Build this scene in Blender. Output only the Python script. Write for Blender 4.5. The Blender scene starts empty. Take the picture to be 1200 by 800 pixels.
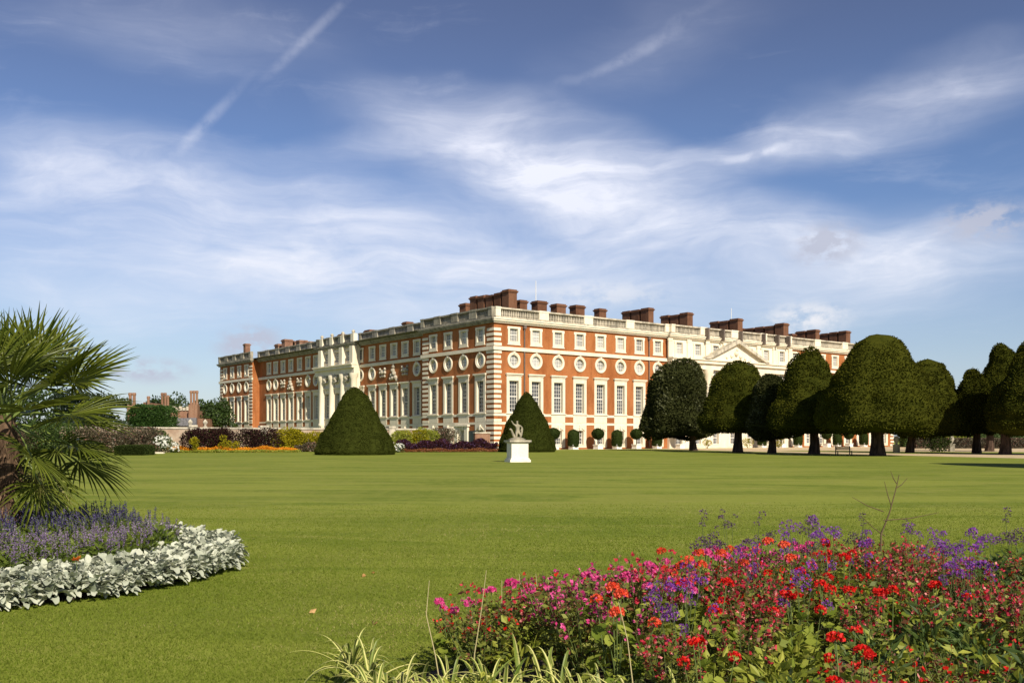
import bpy, math, random
import numpy as np
from math import radians as R, sin, cos, pi, sqrt
C = bpy.context.scene.collection
SC = bpy.context.scene
rng = np.random.default_rng(7)
random.seed(7)

# ------------------------------------------------------------------ camera, sky, sun, exposure
F = 1125.0                      # focal length of the photo in its own pixels (1200 wide)
HOR = 514.0                     # its horizon row
EYE = 1.65
cam_d = bpy.data.cameras.new('camera')
cam = bpy.data.objects.new('camera', cam_d); C.objects.link(cam)
cam.location = (0, 0, EYE); cam.rotation_euler = (R(90), 0, 0)
cam_d.sensor_width = 36; cam_d.lens = 36 * F / 1200
cam_d.shift_y = (HOR - 400) / 1200
cam_d.clip_start = 0.1; cam_d.clip_end = 5000
SC.camera = cam
SUN_EL, SUN_AZ = 35.0, 154.5    # azimuth clockwise from +Y (the view direction)
EXPOSURE = 0.32
SKY_STRENGTH = 0.075
SUN_STRENGTH = 4.8
sun_d = bpy.data.lights.new('sun', 'SUN'); sun_d.energy = SUN_STRENGTH; sun_d.angle = R(0.53)
sun_d.color = (1.0, 0.90, 0.74)
sun = bpy.data.objects.new('sun', sun_d); C.objects.link(sun)
sun.location = (30, -60, 80); sun.rotation_euler = (R(90 - SUN_EL), 0, R(180 - SUN_AZ) + 0)
# a sun lamp shines along its local -Z: rotate so that -Z points away from the sun
from mathutils import Vector
sdir = Vector((sin(R(SUN_AZ)) * cos(R(SUN_EL)), cos(R(SUN_AZ)) * cos(R(SUN_EL)), sin(R(SUN_EL))))
sun.rotation_euler = sdir.to_track_quat('Z', 'Y').to_euler()

world = bpy.data.worlds.new('World'); SC.world = world; world.use_nodes = True
class NT:
    """small helper round a node tree"""
    def __init__(s, nt): s.nt = nt; nt.nodes.clear()
    def n(s, t, **kw):
        nd = s.nt.nodes.new(t)
        for k, v in kw.items(): setattr(nd, k, v)
        return nd
    def l(s, a, b): s.nt.links.new(a, b)
    def set(s, sock, v):
        if isinstance(v, bpy.types.NodeSocket): s.l(v, sock)
        else: sock.default_value = v
    def m(s, op, a, b=None, c=None, clamp=False):
        nd = s.n('ShaderNodeMath', operation=op); nd.use_clamp = clamp
        s.set(nd.inputs[0], a)
        if b is not None: s.set(nd.inputs[1], b)
        if c is not None: s.set(nd.inputs[2], c)
        return nd.outputs[0]
    def comb(s, x, y, z):
        nd = s.n('ShaderNodeCombineXYZ')
        for i, v in enumerate((x, y, z)): s.set(nd.inputs[i], v)
        return nd.outputs[0]
    def noise(s, vec, scale, detail=4, rough=.55, dist=0.0):
        nd = s.n('ShaderNodeTexNoise')
        if vec is not None: s.l(vec, nd.inputs['Vector'])
        nd.inputs['Scale'].default_value = scale; nd.inputs['Detail'].default_value = detail
        nd.inputs['Roughness'].default_value = rough; nd.inputs['Distortion'].default_value = dist
        return nd.outputs['Fac']
    def ramp(s, fac, a, b, lo=0.0, hi=1.0, smooth=True):
        nd = s.n('ShaderNodeMapRange'); nd.interpolation_type = 'SMOOTHSTEP' if smooth else 'LINEAR'
        s.set(nd.inputs[0], fac); s.set(nd.inputs[1], a); s.set(nd.inputs[2], b); s.set(nd.inputs[3], lo); s.set(nd.inputs[4], hi)
        return nd.outputs[0]
    def mix(s, fac, a, b, blend='MIX'):
        nd = s.n('ShaderNodeMix', data_type='RGBA', blend_type=blend); nd.clamp_factor = True
        s.set(nd.inputs[0], fac)
        for i, v in ((6, a), (7, b)):
            if isinstance(v, (tuple, list)): v = (*v[:3], 1)
            s.set(nd.inputs[i], v)
        return nd.outputs[2]

def build_sky():
    T = NT(world.node_tree)
    sky = T.n('ShaderNodeTexSky', sky_type='NISHITA'); sky.sun_disc = False
    sky.sun_elevation = R(SUN_EL); sky.sun_rotation = R(SUN_AZ)
    sky.altitude = 0; sky.air_density = 1.0; sky.dust_density = 0.6; sky.ozone_density = 2.2
    tc = T.n('ShaderNodeTexCoord')
    sep = T.n('ShaderNodeSeparateXYZ'); T.l(tc.outputs['Generated'], sep.inputs[0])
    x, y, z = sep.outputs
    az = T.m('MULTIPLY', T.m('ARCTAN2', x, y), 57.29578)          # degrees clockwise from +Y
    el = T.m('MULTIPLY', T.m('ARCSINE', z), 57.29578)
    P = T.comb(az, el, 0.0)
    # slow warp so that nothing has a ruled edge
    wn = T.n('ShaderNodeTexNoise'); T.l(T.comb(T.m('MULTIPLY', az, .09), T.m('MULTIPLY', el, .2), 3.7), wn.inputs['Vector'])
    wn.inputs['Scale'].default_value = 1.0; wn.inputs['Detail'].default_value = 3
    sub = T.n('ShaderNodeVectorMath', operation='SUBTRACT'); T.l(wn.outputs['Color'], sub.inputs[0]); sub.inputs[1].default_value = (.5, .5, .5)
    mul = T.n('ShaderNodeVectorMath', operation='MULTIPLY'); T.l(sub.outputs[0], mul.inputs[0]); mul.inputs[1].default_value = (9, 4, 0)
    add = T.n('ShaderNodeVectorMath', operation='ADD'); T.l(P, add.inputs[0]); T.l(mul.outputs[0], add.inputs[1])
    W = add.outputs[0]
    def ang(px, py):
        u, v = (px - 600) / F, (HOR - py) / F
        return math.degrees(math.atan2(u, 1)), math.degrees(math.atan2(v, sqrt(1 + u * u)))
    def blob(px, py, rx, ry, rot, s, src=W, soft=0.0):
        a, e = ang(px, py); k = 57.3 / F
        mp = T.n('ShaderNodeMapping', vector_type='TEXTURE')
        T.l(src, mp.inputs[0]); mp.inputs[1].default_value = (a, e, 0); mp.inputs[2].default_value = (0, 0, R(-rot))
        mp.inputs[3].default_value = (rx * k, ry * k, 1)
        ln = T.n('ShaderNodeVectorMath', operation='LENGTH'); T.l(mp.outputs[0], ln.inputs[0])
        return T.ramp(ln.outputs['Value'], soft, 1.0, s, 0.0)
    def total(lst):
        o = lst[0]
        for b in lst[1:]: o = T.m('ADD', o, b)
        return o
    cover = total([blob(*b) for b in (
        (635, 195, 290, 85, 14, 1.0), (600, 185, 150, 52, 10, .45), (690, 240, 220, 55, 16, .35), (430, 175, 170, 34, -8, .22), (280, 255, 520, 95, 4, .72), (520, 330, 800, 110, 2, .80), (900, 280, 340, 62, 8, .62),
        (90, 195, 230, 50, 10, .32), (1060, 305, 220, 75, 0, .62), (1090, 112, 230, 62, -8, .58), (870, 190, 190, 40, -5, .55),
        (200, 40, 260, 60, 0, .22), (760, 60, 240, 60, -20, .12), (120, 350, 300, 90, 0, .22))])
    # streaky cirrus: two stretched fibre noises at different slants
    def fibre(rot, sx, sy, seed):
        mp = T.n('ShaderNodeMapping'); T.l(W, mp.inputs[0]); mp.inputs[1].default_value = (seed, seed * .7, seed)
        mp.inputs[2].default_value = (0, 0, R(rot)); mp.inputs[3].default_value = (sx, sy, 1)
        return T.noise(mp.outputs[0], 1.0, 9, .62, .35)
    f1 = fibre(-10, .07, .34, 2.3); f2 = fibre(14, .06, .5, 9.1); f3 = fibre(0, .16, .3, 5.5)
    fib = T.m('ADD', T.m('MULTIPLY', f1, .45), T.m('ADD', T.m('MULTIPLY', f2, .3), T.m('MULTIPLY', f3, .25)))
    dens = T.m('MULTIPLY', cover, T.ramp(fib, .35, .68, .36, 1.2))
    dens = T.m('ADD', dens, T.m('MULTIPLY', T.ramp(fib, .52, .75), .28))
    # contrails, frayed
    fray = T.ramp(T.noise(T.comb(T.m('MULTIPLY', az, .8), T.m('MULTIPLY', el, .8), 1.0), 1.0, 5), .26, .60)
    tr = total([blob(236, 150, 96, 10, -47, .23, P), blob(362, 43, 105, 9, -43, .19, P), blob(740, 62, 150, 9, -22, .16, W), blob(880, 186, 80, 10, -6, .4, W)])
    dens = T.m('ADD', dens, T.m('MULTIPLY', tr, fray))
    dens = T.m('MULTIPLY', dens, .92, clamp=True)
    haze = T.ramp(el, -1.0, 14.0, .40, 0.0)
    # blue of the sky itself, deepened upwards through the view
    tint = T.mix(T.ramp(el, 0, 13, 0, 1), (.98, 1.0, 1.08), (.84, .90, 1.12))
    tint = T.mix(T.ramp(el, 13, 26, 0, 1), tint, (.86, .75, .87))
    tint = T.mix(T.ramp(el, 28, 65), tint, (.32, .32, .36))  # upper sky out of view darkened to cut the fill light
    base = T.mix(1.0, sky.outputs[0], tint, 'MULTIPLY')
    white = T.mix(T.ramp(el, 4, 24), (8.9, 9.3, 10.4), (10.8, 10.9, 12.1))
    col = T.mix(haze, base, (6.4, 7.5, 9.5))
    col = T.mix(T.m('MULTIPLY', dens, .93), col, white)
    # small grey fair-weather clouds low down
    cn = T.noise(T.comb(T.m('MULTIPLY', az, .7), T.m('MULTIPLY', el, 1.1), 8.0), 1.0, 6, .6)
    puff = total([blob(*b, P, .1) for b in ((968, 286, 56, 32, -5, 1.4), (1155, 260, 70, 30, 0, 1.3), (292, 402, 52, 28, -10, 1.4), (172, 434, 66, 20, 0, 1.2))])
    pm = T.m('MULTIPLY', puff, T.ramp(cn, .34, .6), clamp=True)
    col = T.mix(T.m('MULTIPLY', pm, .85), col, (5.6, 5.9, 7.2))
    puff2 = total([blob(*b, P, .1) for b in ((945, 372, 70, 26, 0, .9), (700, 345, 130, 22, 0, .5))])
    col = T.mix(T.m('MULTIPLY', puff2, T.ramp(cn, .34, .6), clamp=True), col, (9.6, 9.6, 10.0))
    bg = T.n('ShaderNodeBackground'); T.l(col, bg.inputs[0]); bg.inputs[1].default_value = SKY_STRENGTH
    out = T.n('ShaderNodeOutputWorld'); T.l(bg.outputs[0], out.inputs[0])
build_sky()
SC.view_settings.view_transform = 'Standard'; SC.view_settings.look = 'None'
SC.view_settings.exposure = EXPOSURE; SC.view_settings.gamma = 1.0; SC.view_settings.use_curve_mapping = False
SC.render.engine = 'CYCLES'
SC.cycles.max_bounces = 6; SC.cycles.diffuse_bounces = 3; SC.cycles.glossy_bounces = 2; SC.cycles.transmission_bounces = 3
SC.cycles.use_denoising = True

def X(px, z): return (px - 600) / F * z
def H(py, z): return EYE + (HOR - py) / F * z
def GZ(py): return F * EYE / (py - HOR)      # depth of a ground point seen on that row

# ------------------------------------------------------------------ materials
def mat(name):
    m = bpy.data.materials.new(name); m.use_nodes = True
    return m, NT(m.node_tree)
def finish(T, bsdf):
    o = T.n('ShaderNodeOutputMaterial'); T.l(bsdf, o.inputs[0])
def pbsdf(T, col, rough=.7, spec=.3, bump=None, bstr=.3, bdist=.02, metal=0.0):
    b = T.n('ShaderNodeBsdfPrincipled')
    if isinstance(col, tuple): col = (*col[:3], 1)
    T.set(b.inputs['Base Color'], col); T.set(b.inputs['Roughness'], rough); b.inputs['Specular IOR Level'].default_value = spec
    b.inputs['Metallic'].default_value = metal
    if bump is not None:
        bn = T.n('ShaderNodeBump'); bn.inputs['Strength'].default_value = bstr; bn.inputs['Distance'].default_value = bdist
        T.l(bump, bn.inputs['Height']); T.l(bn.outputs[0], b.inputs['Normal'])
    return b.outputs[0]
def objco(T): return T.n('ShaderNodeTexCoord').outputs['Object']
def scaled(T, vec, s):
    mp = T.n('ShaderNodeMapping'); T.l(vec, mp.inputs[0]); mp.inputs[3].default_value = s
    return mp.outputs[0]

def leafmat(name, c1, c2, trans=.3, rough=.55, spec=.35, c3=None, bias=.5):
    """colour runs from c1 to c2 leaf by leaf (face attribute rnd)"""
    m, T = mat(name)
    at = T.n('ShaderNodeAttribute', attribute_name='rnd')
    oi = T.n('ShaderNodeObjectInfo')
    f = T.m('ADD', at.outputs['Fac'], T.m('MULTIPLY', T.m('SUBTRACT', oi.outputs['Random'], .5), .3), clamp=True)
    col = T.mix(f, c1, c2)
    if c3 is not None: col = T.mix(T.ramp(at.outputs['Fac'], .86, .9), col, c3)
    p = pbsdf(T, col, rough, spec)
    tr = T.n('ShaderNodeBsdfTranslucent'); T.l(col, tr.inputs[0])
    mx = T.n('ShaderNodeMixShader'); mx.inputs[0].default_value = trans
    T.l(p, mx.inputs[1]); T.l(tr.outputs[0], mx.inputs[2])
    finish(T, mx.outputs[0]); return m

def stonemat(name, c1, c2, c3=None, scale=.6, streak=True, rough=.85, amt=1.0):
    m, T = mat(name); oc = objco(T)
    a = T.noise(scaled(T, oc, (1, 1, .35) if streak else (1, 1, 1)), scale, 6, .65)
    b = T.noise(oc, scale * 9, 4, .6)
    col = T.mix(T.m('MULTIPLY', T.ramp(a, .38, .66), amt), c1, c2)
    col = T.mix(T.ramp(b, .45, .75, 0, .45), col, c3 or c2)
    finish(T, pbsdf(T, col, rough, .25, b, .25, .03)); return m

def brickmat(name, c1, c2, mortar):
    m, T = mat(name); oc = objco(T)
    sp = T.n('ShaderNodeSeparateXYZ'); T.l(oc, sp.inputs[0])
    uv = T.comb(T.m('ADD', sp.outputs[0], sp.outputs[1]), sp.outputs[2], 0.0)
    br = T.n('ShaderNodeTexBrick'); T.l(uv, br.inputs['Vector'])
    br.inputs['Scale'].default_value = 1.0; br.inputs['Brick Width'].default_value = .23; br.inputs['Row Height'].default_value = .075
    br.inputs['Mortar Size'].default_value = .006; br.inputs['Bias'].default_value = 0
    br.inputs['Color1'].default_value = (*c1, 1); br.inputs['Color2'].default_value = (*c2, 1); br.inputs['Mortar'].default_value = (*mortar, 1)
    n = T.noise(scaled(T, oc, (1, 1, .4)), .35, 5, .65)
    d = tuple(v * .62 for v in c1)
    col = T.mix(T.ramp(n, .40, .68, 0, .75), br.outputs[0], d)
    st = T.noise(scaled(T, oc, (2.2, 2.2, .12)), 1.0, 4, .6)
    col = T.mix(T.ramp(st, .52, .74, 0, .55), col, tuple(v * .5 for v in c1))
    n2 = T.noise(oc, 2.5, 4)
    col = T.mix(T.ramp(n2, .5, .8, 0, .35), col, tuple(min(1, v * 1.3) for v in c2))
    finish(T, pbsdf(T, col, .9, .2, br.outputs['Fac'], -.2, .01)); return m

def plain(name, c, rough=.6, spec=.4, metal=0.0, var=.15, scale=3.0):
    m, T = mat(name); n = T.noise(objco(T), scale, 4)
    col = T.mix(T.ramp(n, .3, .7), tuple(v * (1 - var) for v in c), tuple(min(1, v * (1 + var)) for v in c))
    finish(T, pbsdf(T, col, rough, spec, metal=metal)); return m

def barkmat(name, c1, c2):
    m, T = mat(name); oc = objco(T)
    n = T.noise(scaled(T, oc, (6, 6, .9)), 1.0, 6, .7)
    finish(T, pbsdf(T, T.mix(T.ramp(n, .35, .65), c1, c2), .95, .1, n, .8, .05)); return m

M = {}
M['brick'] = brickmat('palace_brick', (.355, .110, .030), (.405, .138, .040), (.39, .23, .115))
M['brick_dark'] = brickmat('chimney_brick', (.155, .066, .034), (.20, .088, .045), (.18, .13, .09))
M['brick_old'] = brickmat('old_brick', (.23, .105, .062), (.30, .16, .10), (.34, .28, .21))
M['stone'] = stonemat('pale_stone', (.80, .73, .58), (.66, .59, .44), (.56, .49, .36), amt=.7)
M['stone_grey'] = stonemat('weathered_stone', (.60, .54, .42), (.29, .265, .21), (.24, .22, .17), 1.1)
M['stone_lichen_shade'] = stonemat('lichen_shade_stone', (.36, .33, .26), (.17, .155, .12), (.40, .36, .27), 1.2)  # lichen grey; its dark tone also carries the garden front's shade
M['trim'] = plain('white_paint', (.78, .76, .70), .5, .4, var=.06)
M['lead'] = plain('lead_roof', (.20, .21, .23), .6, .4)
M['slate'] = plain('slate_roof', (.15, .145, .16), .7, .3, var=.3)
M['iron'] = plain('dark_iron', (.05, .045, .04), .6, .4)
M['pipe'] = plain('lead_pipe', (.14, .11, .09), .6, .4)
def glassmat(name, c, rough=.06, spec=.5):
    m, T = mat(name)
    oi = T.n('ShaderNodeObjectInfo')
    col = T.mix(oi.outputs['Random'], tuple(v * .55 for v in c), tuple(min(1, v * 1.4) for v in c))
    finish(T, pbsdf(T, col, rough, spec)); return m
M['glass'] = glassmat('window_glass', (.075, .08, .09))
M['blind'] = glassmat('glass_over_blind', (.34, .34, .32), .12)
M['yew'] = leafmat('yew_needles', (.032, .038, .005), (.078, .080, .009), .15, .95, .03)
M['yew_dark'] = leafmat('dark_evergreen', (.024, .029, .008), (.056, .060, .018), .12, .9, .06, c3=(.13, .14, .07))
M['yew_clip'] = leafmat('clipped_yew', (.028, .036, .006), (.048, .056, .009), .08, .95, .03)
M['box'] = leafmat('clipped_box', (.020, .034, .006), (.042, .058, .012), .1, .8, .1)
M['bark'] = barkmat('yew_bark', (.030, .021, .015), (.095, .062, .045))
M['oak'] = leafmat('tree_leaves', (.020, .045, .010), (.06, .10, .02), .3)
M['cedar'] = leafmat('cedar_needles', (.020, .036, .020), (.05, .075, .035), .15)
M['hedge'] = leafmat('hedge_leaves', (.022, .06, .010), (.05, .10, .015), .2)
M['plum'] = leafmat('plum_leaves', (.022, .010, .010), (.055, .022, .018), .2, .8, .1, c3=(.06, .08, .02))
M['yellow'] = leafmat('golden_leaves', (.13, .13, .008), (.42, .36, .015), .3, .8, .1)
M['lime'] = leafmat('lime_leaves', (.20, .25, .025), (.44, .45, .07), .4)
M['midgreen'] = leafmat('green_leaves', (.035, .07, .014), (.10, .15, .03), .3)
M['greybush'] = leafmat('dusky_leaves', (.06, .05, .03), (.13, .11, .06), .2, c3=(.26, .13, .10))
M['whiteflower'] = leafmat('white_petals', (.70, .70, .62), (.85, .85, .80), .3)
M['orange'] = leafmat('marigold_petals', (.70, .22, .01), (.85, .42, .02), .25)
M['violet_bed'] = leafmat('violet_bedding', (.032, .012, .014), (.075, .026, .032), .2, .9, .05, c3=(.12, .07, .16))
M['rust'] = leafmat('rusty_bedding', (.16, .05, .02), (.26, .10, .03), .2)
M['silver'] = leafmat('silver_felt', (.30, .34, .25), (.60, .62, .50), .12, .95, .05)
M['salvia_leaf'] = leafmat('sage_leaves', (.06, .10, .012), (.16, .21, .03), .3)
M['salvia_flower'] = leafmat('lilac_florets', (.15, .10, .22), (.36, .26, .42), .3)
M['salvia_dark'] = leafmat('indigo_florets', (.045, .035, .12), (.13, .10, .26), .3)
M['palm'] = leafmat('palm_leaf', (.055, .085, .008), (.19, .22, .028), .3, .45, .35)
M['palm_dry'] = leafmat('palm_leaf_dry', (.20, .20, .05), (.42, .38, .14), .25, .5, .4)
M['petiole'] = plain('palm_petiole', (.14, .19, .04), .45, .5)
M['fibre'] = barkmat('palm_fibre', (.045, .028, .018), (.20, .13, .08))
M['ger_leaf'] = leafmat('geranium_leaves', (.13, .19, .018), (.36, .40, .06), .38, .7, .2)
M['stalk'] = plain('green_stalk', (.11, .15, .04), .6, .3)
M['scarlet'] = leafmat('scarlet_petals', (.50, .006, .006), (.80, .022, .012), .3)
M['magenta'] = leafmat('magenta_petals', (.62, .03, .20), (.85, .14, .42), .35)
M['coral'] = leafmat('coral_petals', (.66, .05, .02), (.85, .14, .05), .3)
M['rose'] = leafmat('rose_petals', (.46, .012, .035), (.70, .055, .10), .35, c3=(.80, .30, .28))
M['sage_fol'] = leafmat('bush_leaves', (.10, .135, .016), (.30, .32, .06), .38, c3=(.20, .09, .04))
M['calyx'] = leafmat('brown_calyces', (.11, .035, .022), (.26, .11, .06), .25)
M['verbena'] = leafmat('verbena_florets', (.14, .03, .26), (.32, .08, .46), .3)
M['verbena_dim'] = leafmat('verbena_seed', (.07, .03, .08), (.16, .08, .18), .2)
M['wiry'] = plain('wiry_stem', (.09, .12, .04), .7, .2)
M['cream'] = leafmat('cream_stripe', (.50, .52, .12), (.76, .72, .30), .3, .5, .3)
M['strap'] = leafmat('strap_green', (.10, .16, .02), (.22, .28, .05), .3, .45, .4)
M['straw'] = leafmat('straw_stem', (.45, .38, .18), (.62, .55, .30), .2)
M['twig'] = plain('dead_twig', (.12, .09, .05), .9, .1)
M['dryleaf'] = leafmat('dry_leaf', (.42, .20, .06), (.55, .34, .14), .2)
M['soil'] = stonemat('soil', (.055, .038, .025), (.10, .07, .045), None, 3.0, False, .95)
M['gravel'] = stonemat('gravel', (.60, .47, .29), (.48, .37, .22), (.66, .54, .36), .5, False, .95)

def grassmat():
    m, T = mat('lawn_grass')
    g = T.n('ShaderNodeNewGeometry').outputs['Position']
    mp = T.n('ShaderNodeMapping'); T.l(g, mp.inputs[0]); mp.inputs[2].default_value = (0, 0, R(5)); g2 = mp.outputs[0]
    bands = T.noise(scaled(T, g2, (.085, .30, 0)), 1.0, 6, .66, .8)
    patch = T.noise(scaled(T, g2, (.24, .30, 0)), 1.0, 6, .62, .6)
    dry = T.noise(scaled(T, g2, (.26, .85, 0)), 1.0, 6, .66, .6)
    mid = T.noise(g, 1.3, 5, .65)
    fine = T.noise(scaled(T, g, (1, .55, 1)), 48, 4, .8)
    tuft = T.noise(scaled(T, g, (1, .7, 1)), 9, 6, .72)
    col = T.mix(T.ramp(bands, .44, .57), (.102, .156, .014), (.236, .272, .044))
    col = T.mix(T.ramp(patch, .44, .66, 0, .7), col, (.220, .236, .048))
    col = T.mix(T.ramp(dry, .55, .72, 0, .75), col, (.36, .32, .11))
    grain = T.noise(scaled(T, g, (2.6, .7, 0)), 1.0, 5, .75)
    col = T.mix(T.ramp(grain, .40, .66, 0, .5), col, (.258, .280, .054))
    col = T.mix(T.ramp(mid, .4, .7, 0, .35), col, (.172, .215, .020))
    col = T.mix(T.ramp(tuft, .45, .68, 0, .55), col, (.120, .148, .014))
    col = T.mix(T.ramp(fine, .40, .68, .0, .6), col, (.250, .275, .050))
    finish(T, pbsdf(T, col, .95, .08, fine, .25, .01)); return m
M['grass'] = grassmat()
M['blade'] = leafmat('grass_blades', (.122, .176, .014), (.262, .305, .053), .35, .8, .08, c3=(.42, .37, .15))

# ------------------------------------------------------------------ mesh building
class G:
    def __init__(s): s.V = []; s.Fs = []; s.nv = 0
    def add(s, V, Fc, rnd=None, mi=0, smooth=False):
        V = np.asarray(V, dtype=np.float64).reshape(-1, 3); Fc = np.asarray(Fc, dtype=np.int64)
        if rnd is None: rnd = np.full(len(Fc), .5)
        elif np.isscalar(rnd): rnd = np.full(len(Fc), float(rnd))
        s.V.append(V); s.Fs.append((Fc + s.nv, np.asarray(rnd, dtype=np.float64), mi, smooth)); s.nv += len(V)
        return s
    def box(s, x0, x1, y0, y1, z0, z1, mi=0, rnd=None):
        V = [(x, y, z) for z in (z0, z1) for y in (y0, y1) for x in (x0, x1)]
        return s.add(V, [(0, 2, 3, 1), (4, 5, 7, 6), (0, 1, 5, 4), (2, 6, 7, 3), (0, 4, 6, 2), (1, 3, 7, 5)], rnd, mi)
    def quad(s, a, b, c, d, mi=0): return s.add([a, b, c, d], [(0, 1, 2, 3)], None, mi)
    def grid(s, pts, closed_u=False, rnd=None, mi=0, smooth=True):
        """pts (rows, cols, 3)"""
        pts = np.asarray(pts); r, c = pts.shape[:2]
        cc = c if closed_u else c - 1
        i = np.arange(r - 1)[:, None] * c; j = np.arange(cc)[None, :]; j2 = (j + 1) % c
        Fc = np.stack([i + j, i + j2, i + c + j2, i + c + j], -1).reshape(-1, 4)
        return s.add(pts.reshape(-1, 3), Fc, rnd, mi, smooth)
    def lathe(s, prof, seg=24, cx=0, cy=0, mi=0, smooth=True, fn=None):
        prof = np.asarray(prof, float); t = np.linspace(0, 2 * pi, seg, endpoint=False)
        r = prof[:, 0][:, None]; z = np.repeat(prof[:, 1][:, None], seg, 1)
        if fn is not None: r = r * fn(t[None, :], z)
        pts = np.stack([cx + r * np.cos(t), cy + r * np.sin(t), z], -1)
        return s.grid(pts, True, None, mi, smooth)
    def tube(s, path, rad, seg=6, mi=0, rnd=None, cap=True):
        path = np.asarray(path, float); n = len(path); rad = np.broadcast_to(np.asarray(rad, float), (n,))
        d = np.gradient(path, axis=0); d /= np.linalg.norm(d, axis=1)[:, None] + 1e-9
        up = np.array([0, 0, 1.0]) if abs(d[0, 2]) < .9 else np.array([1.0, 0, 0])
        a = np.cross(d, up); a /= np.linalg.norm(a, axis=1)[:, None] + 1e-9; b = np.cross(d, a)
        t = np.linspace(0, 2 * pi, seg, endpoint=False)
        pts = path[:, None] + rad[:, None, None] * (a[:, None] * np.cos(t)[None, :, None] + b[:, None] * np.sin(t)[None, :, None])
        s.grid(pts, True, rnd, mi, True)
        if cap and seg > 2:
            for k in (0, n - 1):
                s.add(pts[k], [tuple(range(seg))], rnd if rnd is None or np.isscalar(rnd) else None, mi)
        return s
    def prism(s, poly, y0, y1, mi=0):
        """polygon in x,z pushed from y0 to y1"""
        n = len(poly); V = [(x, y0, z) for x, z in poly] + [(x, y1, z) for x, z in poly]
        s.add(V, [(i, (i + 1) % n, n + (i + 1) % n, n + i) for i in range(n)], None, mi)
        s.add(V, [tuple(range(n))], None, mi); s.add(V, [tuple(range(2 * n - 1, n - 1, -1))], None, mi)
        return s
    def mesh(s, name, mats):
        me = bpy.data.meshes.new(name)
        V = np.concatenate(s.V); nl = sum(f.size for f, *_ in s.Fs); nf = sum(len(f) for f, *_ in s.Fs)
        me.vertices.add(len(V)); me.vertices.foreach_set('co', V.ravel())
        me.loops.add(nl); me.polygons.add(nf)
        me.loops.foreach_set('vertex_index', np.concatenate([f.ravel() for f, *_ in s.Fs]))
        tot = np.concatenate([np.full(len(f), f.shape[1]) for f, *_ in s.Fs])
        me.polygons.foreach_set('loop_start', np.concatenate([[0], np.cumsum(tot)[:-1]]))
        me.polygons.foreach_set('material_index', np.concatenate([np.full(len(f), mi) for f, _, mi, _ in s.Fs]).astype(np.int32))
        me.polygons.foreach_set('use_smooth', np.concatenate([np.full(len(f), sm) for f, _, _, sm in s.Fs]))
        at = me.attributes.new('rnd', 'FLOAT', 'FACE'); at.data.foreach_set('value', np.concatenate([r for _, r, _, _ in s.Fs]))
        for m in (mats if isinstance(mats, (list, tuple)) else [mats]): me.materials.append(m)
        me.update(calc_edges=True); me.validate()
        return me
    def obj(s, name, mats, parent=None, loc=(0, 0, 0), rotz=0.0):
        o = bpy.data.objects.new(name, s.mesh(name, mats)); C.objects.link(o)
        o.location = loc; o.rotation_euler = (0, 0, rotz)
        if parent is not None: o.parent = parent
        return o

def tag(o, label=None, cat=None, group=None, kind=None):
    for k, v in (('label', label), ('category', cat), ('group', group), ('kind', kind)):
        if v is not None: o[k] = v
    return o
def thing(name, loc, label, cat, group=None, rotz=0.0):
    o = bpy.data.objects.new(name, None); C.objects.link(o); o.empty_display_size = .2
    o.location = loc; o.rotation_euler = (0, 0, rotz)
    return tag(o, label, cat, group)
KIDS = {}
def dup(root, loc, rotz=0.0, scale=1.0, label=None):
    r = root.copy(); C.objects.link(r); r.location = loc; r.rotation_euler = (0, 0, rotz); r.scale = (scale,) * 3
    if label: r['label'] = label
    if root.name not in KIDS: KIDS[root.name] = [(c, list(c.children)) for c in root.children]
    for ch, sub in KIDS[root.name]:
        c = ch.copy(); C.objects.link(c); c.parent = r
        for g in sub:
            d = g.copy(); C.objects.link(d); d.parent = c
    return r
def unit(v): return v / (np.linalg.norm(v, axis=-1, keepdims=True) + 1e-9)
def leaves(g, P, N, L, W, spread=.6, mi=0, rnd=None, fold=0.0):
    """lozenge leaves from base points P leaning along N"""
    n = len(P)
    if n == 0: return g
    d = unit(N + rng.normal(0, spread, (n, 3)))
    sd = unit(np.cross(d, rng.normal(0, 1, (n, 3)))); up = np.cross(sd, d)
    L = np.broadcast_to(L, (n,))[:, None] * rng.uniform(.7, 1.25, (n, 1)); W = np.broadcast_to(W, (n,))[:, None] * rng.uniform(.7, 1.25, (n, 1))
    m = P + d * L * .5 + up * L * fold
    V = np.stack([P, m + sd * W * .5, P + d * L, m - sd * W * .5], 1).reshape(-1, 3)
    Fc = np.arange(4 * n).reshape(n, 4)
    return g.add(V, Fc, rng.random(n) if rnd is None else rnd, mi)
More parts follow.
